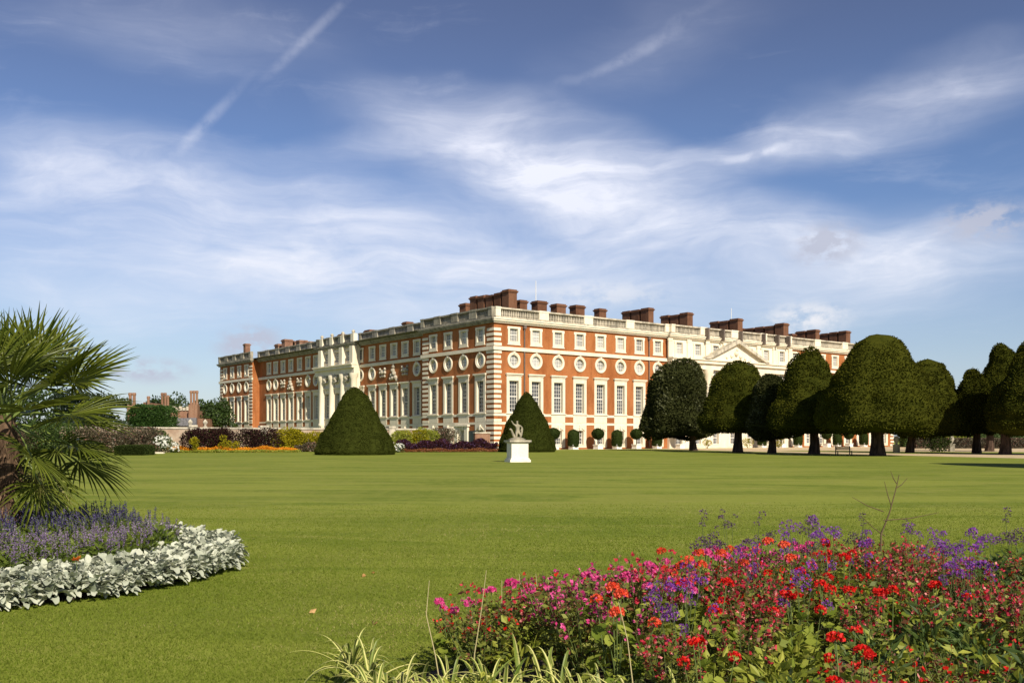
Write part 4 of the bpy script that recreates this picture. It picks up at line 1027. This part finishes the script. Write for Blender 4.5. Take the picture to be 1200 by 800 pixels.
def silver_proto(seed):
    rs = np.random.default_rng(seed); g = G()
    for i in range(58):
        az = rs.uniform(0, 2 * pi); el = rs.uniform(.0, 1.35); d = np.array([cos(az) * cos(el), sin(az) * cos(el), sin(el)])
        b = np.array([cos(az) * .05, sin(az) * .05, .03 + .17 * rs.random()])
        curved_leaf(g, b, d, rs.uniform(.08, .155), rs.uniform(.045, .08), rs.uniform(.1, .6), 0, np.clip(rs.normal(.55, .25), 0, 1), 6, rs.uniform(.05, .35), .14, lambda t: np.sqrt(np.sin(pi * np.clip(t, .03, .97))) * np.clip(.45 + t * 2.2, 0, 1))
    return g
sil = []
for s in (1, 2, 3, 4, 5):
    o = silver_proto(s).obj('silver_leaf_plant', M['silver'])
    sil.append(tag(o, 'felty silver-white leaf plant edging the round palm bed', 'plant', 'silver plants edging the palm bed'))
def scatter_ring(c, r0, r1, dmin, n, ok=None):
    pts = []
    for _ in range(n):
        a = rng.uniform(0, 2 * pi); r = sqrt(rng.uniform(r0 * r0, r1 * r1)); p = np.array([c[0] + r * cos(a), c[1] + r * sin(a)])
        if ok is not None and not ok(p): continue
        if all((p - q) @ (p - q) > dmin * dmin for q in pts): pts.append(p)
    return pts
def visible(p, m=1.0): return abs(p[0]) < .535 * p[1] + m
for i, p in enumerate(scatter_ring(BC, BR - 1.05, BR - .06, .15, 12000, lambda p: visible(p, .5))):
    dd = np.hypot(*(p - BC)); zz = .05 * max(0, 1 - abs(dd - (BR - .6)) / .6)
    if i < 5: o = sil[i]; o.location = (p[0], p[1], zz); o.rotation_euler = (0, 0, rng.uniform(0, 6.28))
    else: dup(sil[i % 5], (p[0], p[1], zz), rng.uniform(0, 6.28), rng.uniform(.95, 1.35))

def spike(seed, h, mtl):
    rs = np.random.default_rng(seed); g = G(); bend = rs.normal(0, .04, 2)
    path = [(0, 0, 0), (bend[0] * .4, bend[1] * .4, h * .5), (bend[0], bend[1], h)]; g.tube(path, [.004, .003, .002], 4, mi=1)
    n = 34; f = rs.uniform(.42, 1.0, n); a = rs.uniform(0, 2 * pi, n)
    P = np.column_stack([bend[0] * f, bend[1] * f, f * h]); N = np.column_stack([np.cos(a), np.sin(a), .5 + 0 * a])
    leaves(g, P, N, .024 * (1.25 - .6 * f), .014, .3)
    return g.mesh('flower_spike', [M[mtl], M['stalk']])
def salvia_proto(seed, mtl, label, group, h=.33):
    rs = np.random.default_rng(seed); t = thing('sage_plant', (0, 0, 0), label, 'plant', group); g = G()
    n = 230; a = rs.uniform(0, 2 * pi, n); r = np.sqrt(rs.random(n)) * .16; z = rs.uniform(.03, h * (1.0 if h < .4 else .7), n)
    leaves(g, np.column_stack([np.cos(a) * r, np.sin(a) * r, z]), np.column_stack([np.cos(a), np.sin(a), .4 + 0 * a]), .075, .03, .5, fold=.06); g.obj('foliage', M['salvia_leaf'], t)
    me = [spike(seed * 10 + k, rs.uniform(.20, .28), mtl) for k in range(2)]
    for k in range(7):
        o = bpy.data.objects.new('flower_spike', me[k % 2]); C.objects.link(o); o.parent = t; a = rs.uniform(0, 2 * pi); r = sqrt(rs.random()) * .15
        o.location = (cos(a) * r, sin(a) * r, h * rs.uniform(.45, .72)); o.rotation_euler = (rs.normal(0, .14), rs.normal(0, .14), rs.uniform(0, 6.28))
    return t
salv = [salvia_proto(s, 'salvia_flower', 'lilac-spiked sage plant in the round palm bed', 'lilac sage plants under the palm') for s in (1, 2, 3)]
dark = [salvia_proto(s, 'salvia_dark', 'taller indigo-spiked sage plant close round the palm trunk', 'indigo sage plants round the palm trunk', .56) for s in (7, 8)]
pts = scatter_ring(BC, .25, BR - .98, .185, 9000, lambda p: visible(p, .4))
ci = {}
for p in pts:
    dd = np.hypot(*(p - BC)); near = np.hypot(p[0] + 6.4, p[1] - 12.3) < 1.0 or (p[1] > 12.5 and p[0] < -5.0)
    fam = dark if near else salv; key = 'd' if near else 's'; i = ci.get(key, 0); ci[key] = i + 1
    loc = (p[0], p[1], .08); ro = rng.uniform(0, 6.28)
    if i < len(fam): fam[i].location = loc; fam[i].rotation_euler = (0, 0, ro)
    else: dup(fam[i % len(fam)], loc, ro, rng.uniform(.85, 1.2) * (1.08 if dd < 1.6 else 1.0))
# the one orange bloom among the silver leaves
t = thing('orange_flower', (X(90, 9.9), 9.9, .0), 'single orange bloom among the silver leaves', 'flower')
g = G(); a = np.linspace(0, 2 * pi, 18, endpoint=False)
leaves(g, np.repeat([[0, 0, .40]], 26, 0), np.column_stack([np.cos(rng.uniform(0, 6.3, 26)), np.sin(rng.uniform(0, 6.3, 26)) - .4, rng.uniform(.0, .9, 26)]), .055, .035, .2); g.obj('bloom', leafmat('orange_petals', (.60, .16, .02), (.80, .28, .04), .3), t)
g = G(); g.tube([(0, 0, 0), (0, 0, .4)], .004, 5); g.obj('stem', M['stalk'], t)

# ------------------------------------------------------------------ the big mixed bed in front
BED = np.array([(-1.15, 4.3), (-1.2, 5.4), (-1.02, 6.2), (-.5, 6.9), (.25, 7.35), (.98, 7.95), (1.7, 8.7), (2.5, 9.3), (3.4, 9.45), (4.4, 9.2), (5.4, 8.9), (7.0, 8.6), (7.6, 5), (5, 2.4), (1.0, 2.3), (-.55, 3.1)])
sheet('flower_bed_soil', [tuple(p) for p in BED], .006, M['soil'])
def inside(p):
    x, y = p; c = False
    for (x1, y1), (x2, y2) in zip(BED, np.roll(BED, -1, 0)):
        if (y1 > y) != (y2 > y) and x < (x2 - x1) * (y - y1) / (y2 - y1) + x1: c = not c
    return c
def edge_dist(p):
    d = 9.0
    for a, b in zip(BED, np.roll(BED, -1, 0)):
        ab = b - a; k = np.clip(((p - a) @ ab) / (ab @ ab), 0, 1); d = min(d, np.hypot(*(p - a - ab * k)))
    return d
def flower_head(seed, mtl, nfl, R0, pet):
    rs = np.random.default_rng(seed); g = G(); c = rdir(nfl, -.15) * R0 * rs.uniform(.85, 1.05, (nfl, 1)); c[:, 2] *= .75
    base = np.repeat(c, 5, 0); nn = unit(base); a = unit(np.cross(nn, rs.normal(0, 1, nn.shape))); b = np.cross(nn, a)
    ang = np.tile(np.arange(5) / 5 * 2 * pi, nfl); d = a * np.cos(ang)[:, None] + b * np.sin(ang)[:, None] + nn * .35
    # use one frame per floret
    af = np.repeat(unit(np.cross(unit(c), [[.3, .5, .8]])), 5, 0); bf = np.cross(nn, af); d = unit(af * np.cos(ang)[:, None] + bf * np.sin(ang)[:, None] + nn * .3)
    leaves(g, base, d, pet, pet * .8, .12, rnd=np.repeat(rs.random(nfl), 5))
    return g.mesh('flower_head', [M[mtl]])
def geranium(seed, mtl, label, group, nh=5, h=.40, fol='ger_leaf'):
    rs = np.random.default_rng(seed); t = thing('geranium_plant', (0, 0, 0), label, 'geranium', group); g = G()
    n = 62; a = rs.uniform(0, 2 * pi, n); r = np.sqrt(rs.random(n)) * .22; z = h * (1 - (r / .26) ** 2 * .5) * rs.uniform(.35, 1.0, n)
    P = np.column_stack([np.cos(a) * r, np.sin(a) * r, z]); discs(g, P, np.column_stack([np.cos(a) * .5, np.sin(a) * .5, 1 + 0 * a]), .042, 8)
    for k in range(0, n, 4): g.tube([(0, 0, 0), P[k] * [.5, .5, .6], P[k]], [.006, .004, .002], 4, mi=1)
    g.obj('foliage', [M[fol], M['stalk']], t)
    me = [flower_head(seed * 7 + k, mtl, q, .034, .019) for k, q in enumerate((20, 12))]
    for k in range(nh):
        a = rs.uniform(0, 2 * pi); r = sqrt(rs.random()) * .22; zz = h * rs.uniform(.95, 1.35)
        o = bpy.data.objects.new('flower_head', me[k % 2]); C.objects.link(o); o.parent = t; o.location = (cos(a) * r, sin(a) * r, zz)
        s = G(); s.tube([(-cos(a) * r * .5, -sin(a) * r * .5, -zz * .8), (0, 0, 0)], [.004, .003], 4); so = s.obj('flower_stalk', M['stalk'], o)
    return t
def sage_bush(seed, mtl, label, group, h=.62, dens=1.0):
    rs = np.random.default_rng(seed); t = thing('bushy_sage', (0, 0, 0), label, 'plant', group); g = G(); fl = G()
    for k in range(26):
        a = rs.uniform(0, 2 * pi); q = sqrt(rs.random()) * .26; hh = h * rs.uniform(.6, 1.08); tip = np.array([cos(a) * q, sin(a) * q, hh])
        path = np.array([(tip[0] * .15, tip[1] * .15, 0), tip * [.6, .6, .5], tip]); g.tube(path, [.004, .003, .0018], 3, mi=1)
        n = 15; f = rs.uniform(.2, .95, n); P = path[1] + (path[2] - path[1]) * ((f - .5) * 2)[:, None]; P = np.where((f < .5)[:, None], path[1] * (f * 2)[:, None], P)
        b = rs.uniform(0, 2 * pi, n); leaves(g, P, np.column_stack([np.cos(b), np.sin(b), .35 + 0 * b]), .052, .026, .35)
        n = 9; f = rs.uniform(.72, 1.0, n); P = path[1] + (path[2] - path[1]) * ((f - .5) * 2)[:, None]; b = rs.uniform(0, 2 * pi, n)
        leaves(g, P, np.column_stack([np.cos(b), np.sin(b), .6 + 0 * b]), .026, .011, .3, mi=2)
        n = int(rs.integers(2, 7) * dens)
        if n:
            f = rs.uniform(.78, 1.02, n); P = path[1] + (path[2] - path[1]) * ((f - .5) * 2)[:, None]; b = rs.uniform(0, 2 * pi, n)
            d = np.column_stack([np.cos(b), np.sin(b), .5 + 0 * b])
            for rep in range(3): leaves(fl, P + unit(d) * .012, d, .026, .02, .55)
    g.obj('foliage', [M['sage_fol'], M['stalk'], M['calyx']], t)
    o = fl.obj('blossom', M[mtl], t); o['kind'] = 'stuff'; return t
def verbena(seed, label, group, h=.70, mtl='verbena'):
    rs = np.random.default_rng(seed); t = thing('verbena_plant', (0, 0, 0), label, 'verbena', group); g = G()
    me = None
    hg = G(); c = rdir(34, -.5) * .024; leaves(hg, c, unit(c) + [0, 0, .3], .014, .012, .3); me = hg.mesh('flower_cluster', [M[mtl]])
    for k in range(7):
        a = rs.uniform(0, 2 * pi); q = rs.uniform(.03, .20); hh = h * rs.uniform(.65, 1.1); tip = np.array([cos(a) * q, sin(a) * q, hh])
        g.tube([tip * [.1, .1, 0], tip * [.55, .55, .55], tip], [.0035, .003, .002], 4)
        n = 5; f = rs.uniform(.1, .6, n); b = rs.uniform(0, 2 * pi, n); leaves(g, tip[None] * f[:, None], np.column_stack([np.cos(b), np.sin(b), .5 + 0 * b]), .08, .016, .2, mi=1)
        for j in range(3):
            off = rs.normal(0, .024, 3) * [1, 1, 1.1]; o = bpy.data.objects.new('flower_cluster', me); C.objects.link(o); o.parent = t; o.location = tip + off; o.rotation_euler = (0, 0, rs.uniform(0, 6)); s_ = rs.uniform(.7, 1.15); o.scale = (s_,) * 3
    g.obj('stems', [M['wiry'], M['sage_fol']], t); return t
def leafy(seed, label, group, h=.42, mtl='lime', n=120, L=.085, W=.045):
    rs = np.random.default_rng(seed); g = G(); a = rs.uniform(0, 2 * pi, n); r = np.sqrt(rs.random(n)) * .20; z = h * rs.uniform(.2, 1.0, n) * (1 - .5 * (r / .22) ** 2)
    leaves(g, np.column_stack([np.cos(a) * r, np.sin(a) * r, z]), np.column_stack([np.cos(a) * .8, np.sin(a) * .8, .45 + 0 * a]), L, W, .35, fold=.07)
    for k in range(8): g.tube([(0, 0, 0), (cos(a[k]) * r[k], sin(a[k]) * r[k], z[k])], [.005, .003], 4)
    return tag(g.obj('leafy_plant', M[mtl]), label, 'plant', group)
def spider(seed, label, group, n=30):
    rs = np.random.default_rng(seed); t = thing('spider_plant', (0, 0, 0), label, 'spider plant', group); g = G()
    for i in range(n):
        az = rs.uniform(0, 2 * pi); el = rs.uniform(.55, 1.4); L = rs.uniform(.36, .62); w = rs.uniform(.016, .024); rows = 10; tt = np.linspace(0, 1, rows)
        d = np.array([cos(az) * cos(el), sin(az) * cos(el), sin(el)]); sd = unit(np.cross(d, [0, 0, 1.0])); n2 = np.cross(sd, d)
        ctr = d[None] * (tt * L)[:, None] - np.array([[0, 0, 1.0]]) * (rs.uniform(.35, 1.0) * tt ** 2.2 * L)[:, None]
        wd = w * np.clip(1.05 - tt ** 2.5, .05, 1) * np.clip(.5 + tt * 4, .5, 1); fd = n2[None] * (wd * .35)[:, None]; q = np.clip(rs.normal(.5, .2), 0, 1)
        c0 = [ctr - sd * wd[:, None] * .5 + fd, ctr - sd * wd[:, None] * .22 + fd * .3, ctr + sd * wd[:, None] * .22 + fd * .3, ctr + sd * wd[:, None] * .5 + fd]
        wide = rs.random() < .6
        g.grid(np.stack(c0[0:2], 1), False, q, 0 if wide else 1); g.grid(np.stack(c0[1:3], 1), False, q, 1); g.grid(np.stack(c0[2:4], 1), False, q, 0)
    g.obj('leaf_tuft', [M['cream'], M['strap']], t); return t
fam = {
 'pink': [geranium(s, 'magenta', 'magenta-pink geranium along the left flank of the near flower bed', 'magenta geraniums in the near flower bed', 5, .44) for s in (1, 2, 3)],
 'scarlet': [geranium(s, 'scarlet', 'scarlet geranium among green leaves in the near flower bed', 'scarlet geraniums in the near flower bed', 4, .44) for s in (4, 5, 6)],
 'coral': [geranium(s, 'coral', 'orange-red geranium at the back edge of the near flower bed', 'orange-red geraniums in the near flower bed', 5, .46) for s in (7, 8)],
 'red': [sage_bush(s, 'rose', 'bushy sage with small rose-red blossoms in the near flower bed', 'rose-red sages in the near flower bed', .56, 1.0) for s in (11, 12, 13, 14)],
 'brown': [sage_bush(s, 'scarlet', 'bushy sage gone brown with few scarlet blossoms in the near flower bed', 'browned sages in the near flower bed', .50, .45) for s in (15, 16, 17)],
 'mag': [sage_bush(s, 'magenta', 'bushy plant with small magenta blossoms on the left of the near flower bed', 'magenta bushy plants in the near flower bed', .52, .9) for s in (18, 19)],
 'verb': [verbena(s, 'tall wiry verbena with bright purple clusters in the near flower bed', 'purple verbenas in the near flower bed') for s in (21, 22, 23)],
 'verbdim': [verbena(s, 'tall wiry verbena with dim faded seed heads above the near flower bed', 'faded verbenas in the near flower bed', .76, 'verbena_dim') for s in (24, 25)],
 'lime': [leafy(s, 'lime green leafy plant without flowers in the near flower bed', 'lime leafy plants in the near flower bed') for s in (31, 32)],
 'green': [leafy(s, 'narrow-leaved dark green plant in the near flower bed', 'dark leafy plants in the near flower bed', .58, 'midgreen', 150, .10, .026) for s in (33, 34)],
 'spider': [spider(s, 'spider plant with arching cream-striped leaves at the front of the near flower bed', 'spider plants at the front of the near flower bed') for s in (41, 42, 43)]}
cnt = {k: 0 for k in fam}
def put(kind, p, zz=0.0, sc=1.0):
    i = cnt[kind]; cnt[kind] += 1; f = fam[kind]; loc = (p[0], p[1], zz); ro = rng.uniform(0, 6.28)
    if i < len(f): f[i].location = loc; f[i].rotation_euler = (0, 0, ro); f[i].scale = (sc,) * 3
    else: dup(f[i % len(f)], loc, ro, sc)
pts = []
for _ in range(14000):
    p = np.array([rng.uniform(-1.2, 7.0), rng.uniform(2.5, 9.5)])
    if not inside(p) or p[0] > .54 * p[1] + .45 or p[0] < -.54 * p[1] - .3: continue
    if all((p - q) @ (p - q) > .255 ** 2 for q in pts): pts.append(p)
for p in pts:
    e = edge_dist(p); x, y = p; a = rng.random()
    zz = .03 + .16 * min(1, e / 1.2); sx = x / y
    left = x < .75 + (y - 5.5) * .55             # flank facing the lawn
    if x < -.078 * y: continue
    if y < 5.75 and x < .42 + max(0, 5.2 - y) * .6:
        if a > .25: continue
        kind, sc = 'lime', rng.uniform(.6, .8)
    elif y < 5.05 and x / y < .18 and a < .45: continue
    elif left: kind = ('pink' if a < .30 else 'mag' if a < .58 else 'red' if a < .68 else 'brown' if a < .86 else 'coral' if a < .91 else 'lime'); sc = rng.uniform(.95, 1.15)
    elif y > 7.4 and x < 2.6: kind = 'red' if a < .34 else 'coral' if a < .46 else 'verb' if a < .72 else 'pink' if a < .82 else 'brown'; sc = rng.uniform(.9, 1.1)
    elif x > 3.4 and y > 6.0: kind = 'verb' if a < .19 else 'red' if a < .46 else 'brown' if a < .78 else 'green' if a < .9 else 'lime'; sc = rng.uniform(.85, 1.05)
    elif y < 5.2: kind = 'lime' if a < .28 else 'scarlet' if a < .47 else 'brown' if a < .72 else 'green' if a < .82 else 'red'; sc = rng.uniform(.8, 1.05)
    else: kind = 'red' if a < .40 else 'brown' if a < .54 else 'scarlet' if a < .68 else 'verb' if a < .78 else 'green' if a < .84 else 'lime'; sc = rng.uniform(.85, 1.05)
    sc *= min(1.0, max(.66, .70 + (x / y * F + 600 - 505) / 420)) if y > 5.3 and left else 1.0
    put(kind, p, zz, sc)
for px, z in ((412, 6.3), (432, 6.0), (452, 5.7), (440, 5.3), (470, 5.35), (492, 5.6), (505, 5.2), (528, 5.5), (548, 5.1), (572, 5.5), (590, 5.15), (612, 5.45), (632, 5.1), (655, 5.3), (480, 4.95), (560, 4.8), (610, 4.8), (648, 4.75), (715, 4.9), (742, 5.0), (768, 4.8), (790, 4.7), (690, 4.7), (668, 5.0), (725, 4.6), (758, 4.55), (585, 4.7), (530, 5.0), (640, 5.5), (660, 5.6), (680, 5.2), (705, 5.2), (735, 4.75), (775, 5.0), (800, 4.85)):
    put('spider', np.array((X(px, z), z)), .1, rng.uniform(1.0, 1.3))
for p in ((2.0, 8.6), (2.3, 9.0), (2.9, 9.1), (3.3, 9.2), (2.6, 8.7), (4.6, 8.8), (5.0, 8.4), (1.7, 8.2), (3.8, 9.0)): put('verbdim', np.array(p), .1, rng.uniform(.9, 1.08))
# pale dried shoots and one bare twig standing up out of the bed
for i, (px, py, pb, z) in enumerate(((498, 680, 715, 5.7), (562, 668, 720, 5.6), (740, 705, 760, 5.0), (614, 672, 690, 6.6), (632, 672, 692, 6.7), (588, 680, 700, 6.2))):
    g = G(); x0 = X(px, z); h = H(py, z); q = rng.normal(0, .05, 4); g.tube([(q[0], 0, .0), (q[0] * .5, .01, h * .45), (q[1] * .3, 0, h * .75), (q[1], .01, h)], [.0045, .004, .003, .0018], 5)
    o = g.obj('dry_shoot', M['straw'], None, (x0, z, 0)); tag(o, 'pale straw-coloured shoot standing above the pink geraniums', 'dry stem', 'dry shoots in the near flower bed')
g = G(); z = 8.6; x0 = X(1030, z); h = H(556, z)
g.tube([(0, 0, 0), (.02, 0, .8), (.10, .02, h - .35), (.16, 0, h - .1), (.18, 0, h)], [.009, .008, .006, .004, .003], 6)
for b, d, L in (((.12, .02, h - .28), (-.1, 0, .3), .2), ((.15, 0, h - .12), (.35, 0, .2), .12), ((.06, .01, h - .55), (-.5, 0, .35), .26), ((.04, 0, 1.0), (-.7, 0, .25), .3), ((.04, 0, .92), (.6, 0, .05), .5), ((.16, 0, h - .08), (-.2, 0, .3), .1)):
    b = np.array(b); d = unit(np.array(d)); g.tube([b, b + d * L * .5, b + d * L + [0, 0, .03]], [.005, .004, .002], 5)
tag(g.obj('bare_twig', M['twig'], None, (x0, z, 0)), 'tall bare branching twig sticking up from the near flower bed', 'twig')

# ------------------------------------------------------------------ grass blades on the nearer lawn
def blades():
    n = 430000; y = 5.2 + 20 * (1 - np.sqrt(1 - rng.random(n))); x = rng.uniform(-.56, .56, n) * y
    P = np.column_stack([x, y, np.zeros(n)])
    keep = np.hypot(x - BC[0], y - BC[1]) > BR - .25
    ins = np.zeros(n, bool)
    for (x1, y1), (x2, y2) in zip(BED, np.roll(BED, -1, 0)):
        c = ((y1 > y) != (y2 > y)) & (x < (x2 - x1) * (y - y1) / (y2 - y1 + 1e-12) + x1); ins ^= c
    P = P[keep & ~ins]; n = len(P); y = P[:, 1]
    a = rng.uniform(0, 2 * pi, n); h = rng.uniform(.008, .024, n); w = .0022 * (1 + y / 9)
    d = np.column_stack([np.cos(a), np.sin(a), np.zeros(n)]); ln = rng.normal(0, .012, (n, 3)); ln[:, 2] = h
    V = np.stack([P - d * w[:, None], P + d * w[:, None], P + ln], 1).reshape(-1, 3)
    g = G(); tone = .45 + .32 * (lump(P * [1, 1.6, 1], .55, 2) + .6 * lump(P * [.6, 2.2, 1], 1.7, 5)); g.add(V, np.arange(3 * n).reshape(n, 3), np.clip(tone + rng.normal(0, .2, n), 0, 1))
    tag(g.obj('grass', M['blade']), kind='stuff')
blades()

for px, py, lab in ((440, 672, 'curled tan fallen leaf on the lawn, nearest the pink geraniums'), (362, 719, 'orange fallen leaf lying on the open lawn'), (437, 733, 'small tan fallen leaf on the lawn above the spider plants'), (424, 676, 'pale fallen leaf on the lawn beside the curled tan one')):
    z = GZ(py); g = G(); leaves(g, np.array([[0, 0, .012]]), np.array([[1.0, .2, .12]]), .085, .05, .1, fold=.12); leaves(g, np.array([[.02, .01, .014]]), np.array([[.6, .5, .3]]), .05, .035, .1)
    tag(g.obj('fallen_leaf', M['dryleaf'], None, (X(px, z), z, 0), rng.uniform(0, 6)), lab, 'leaf')
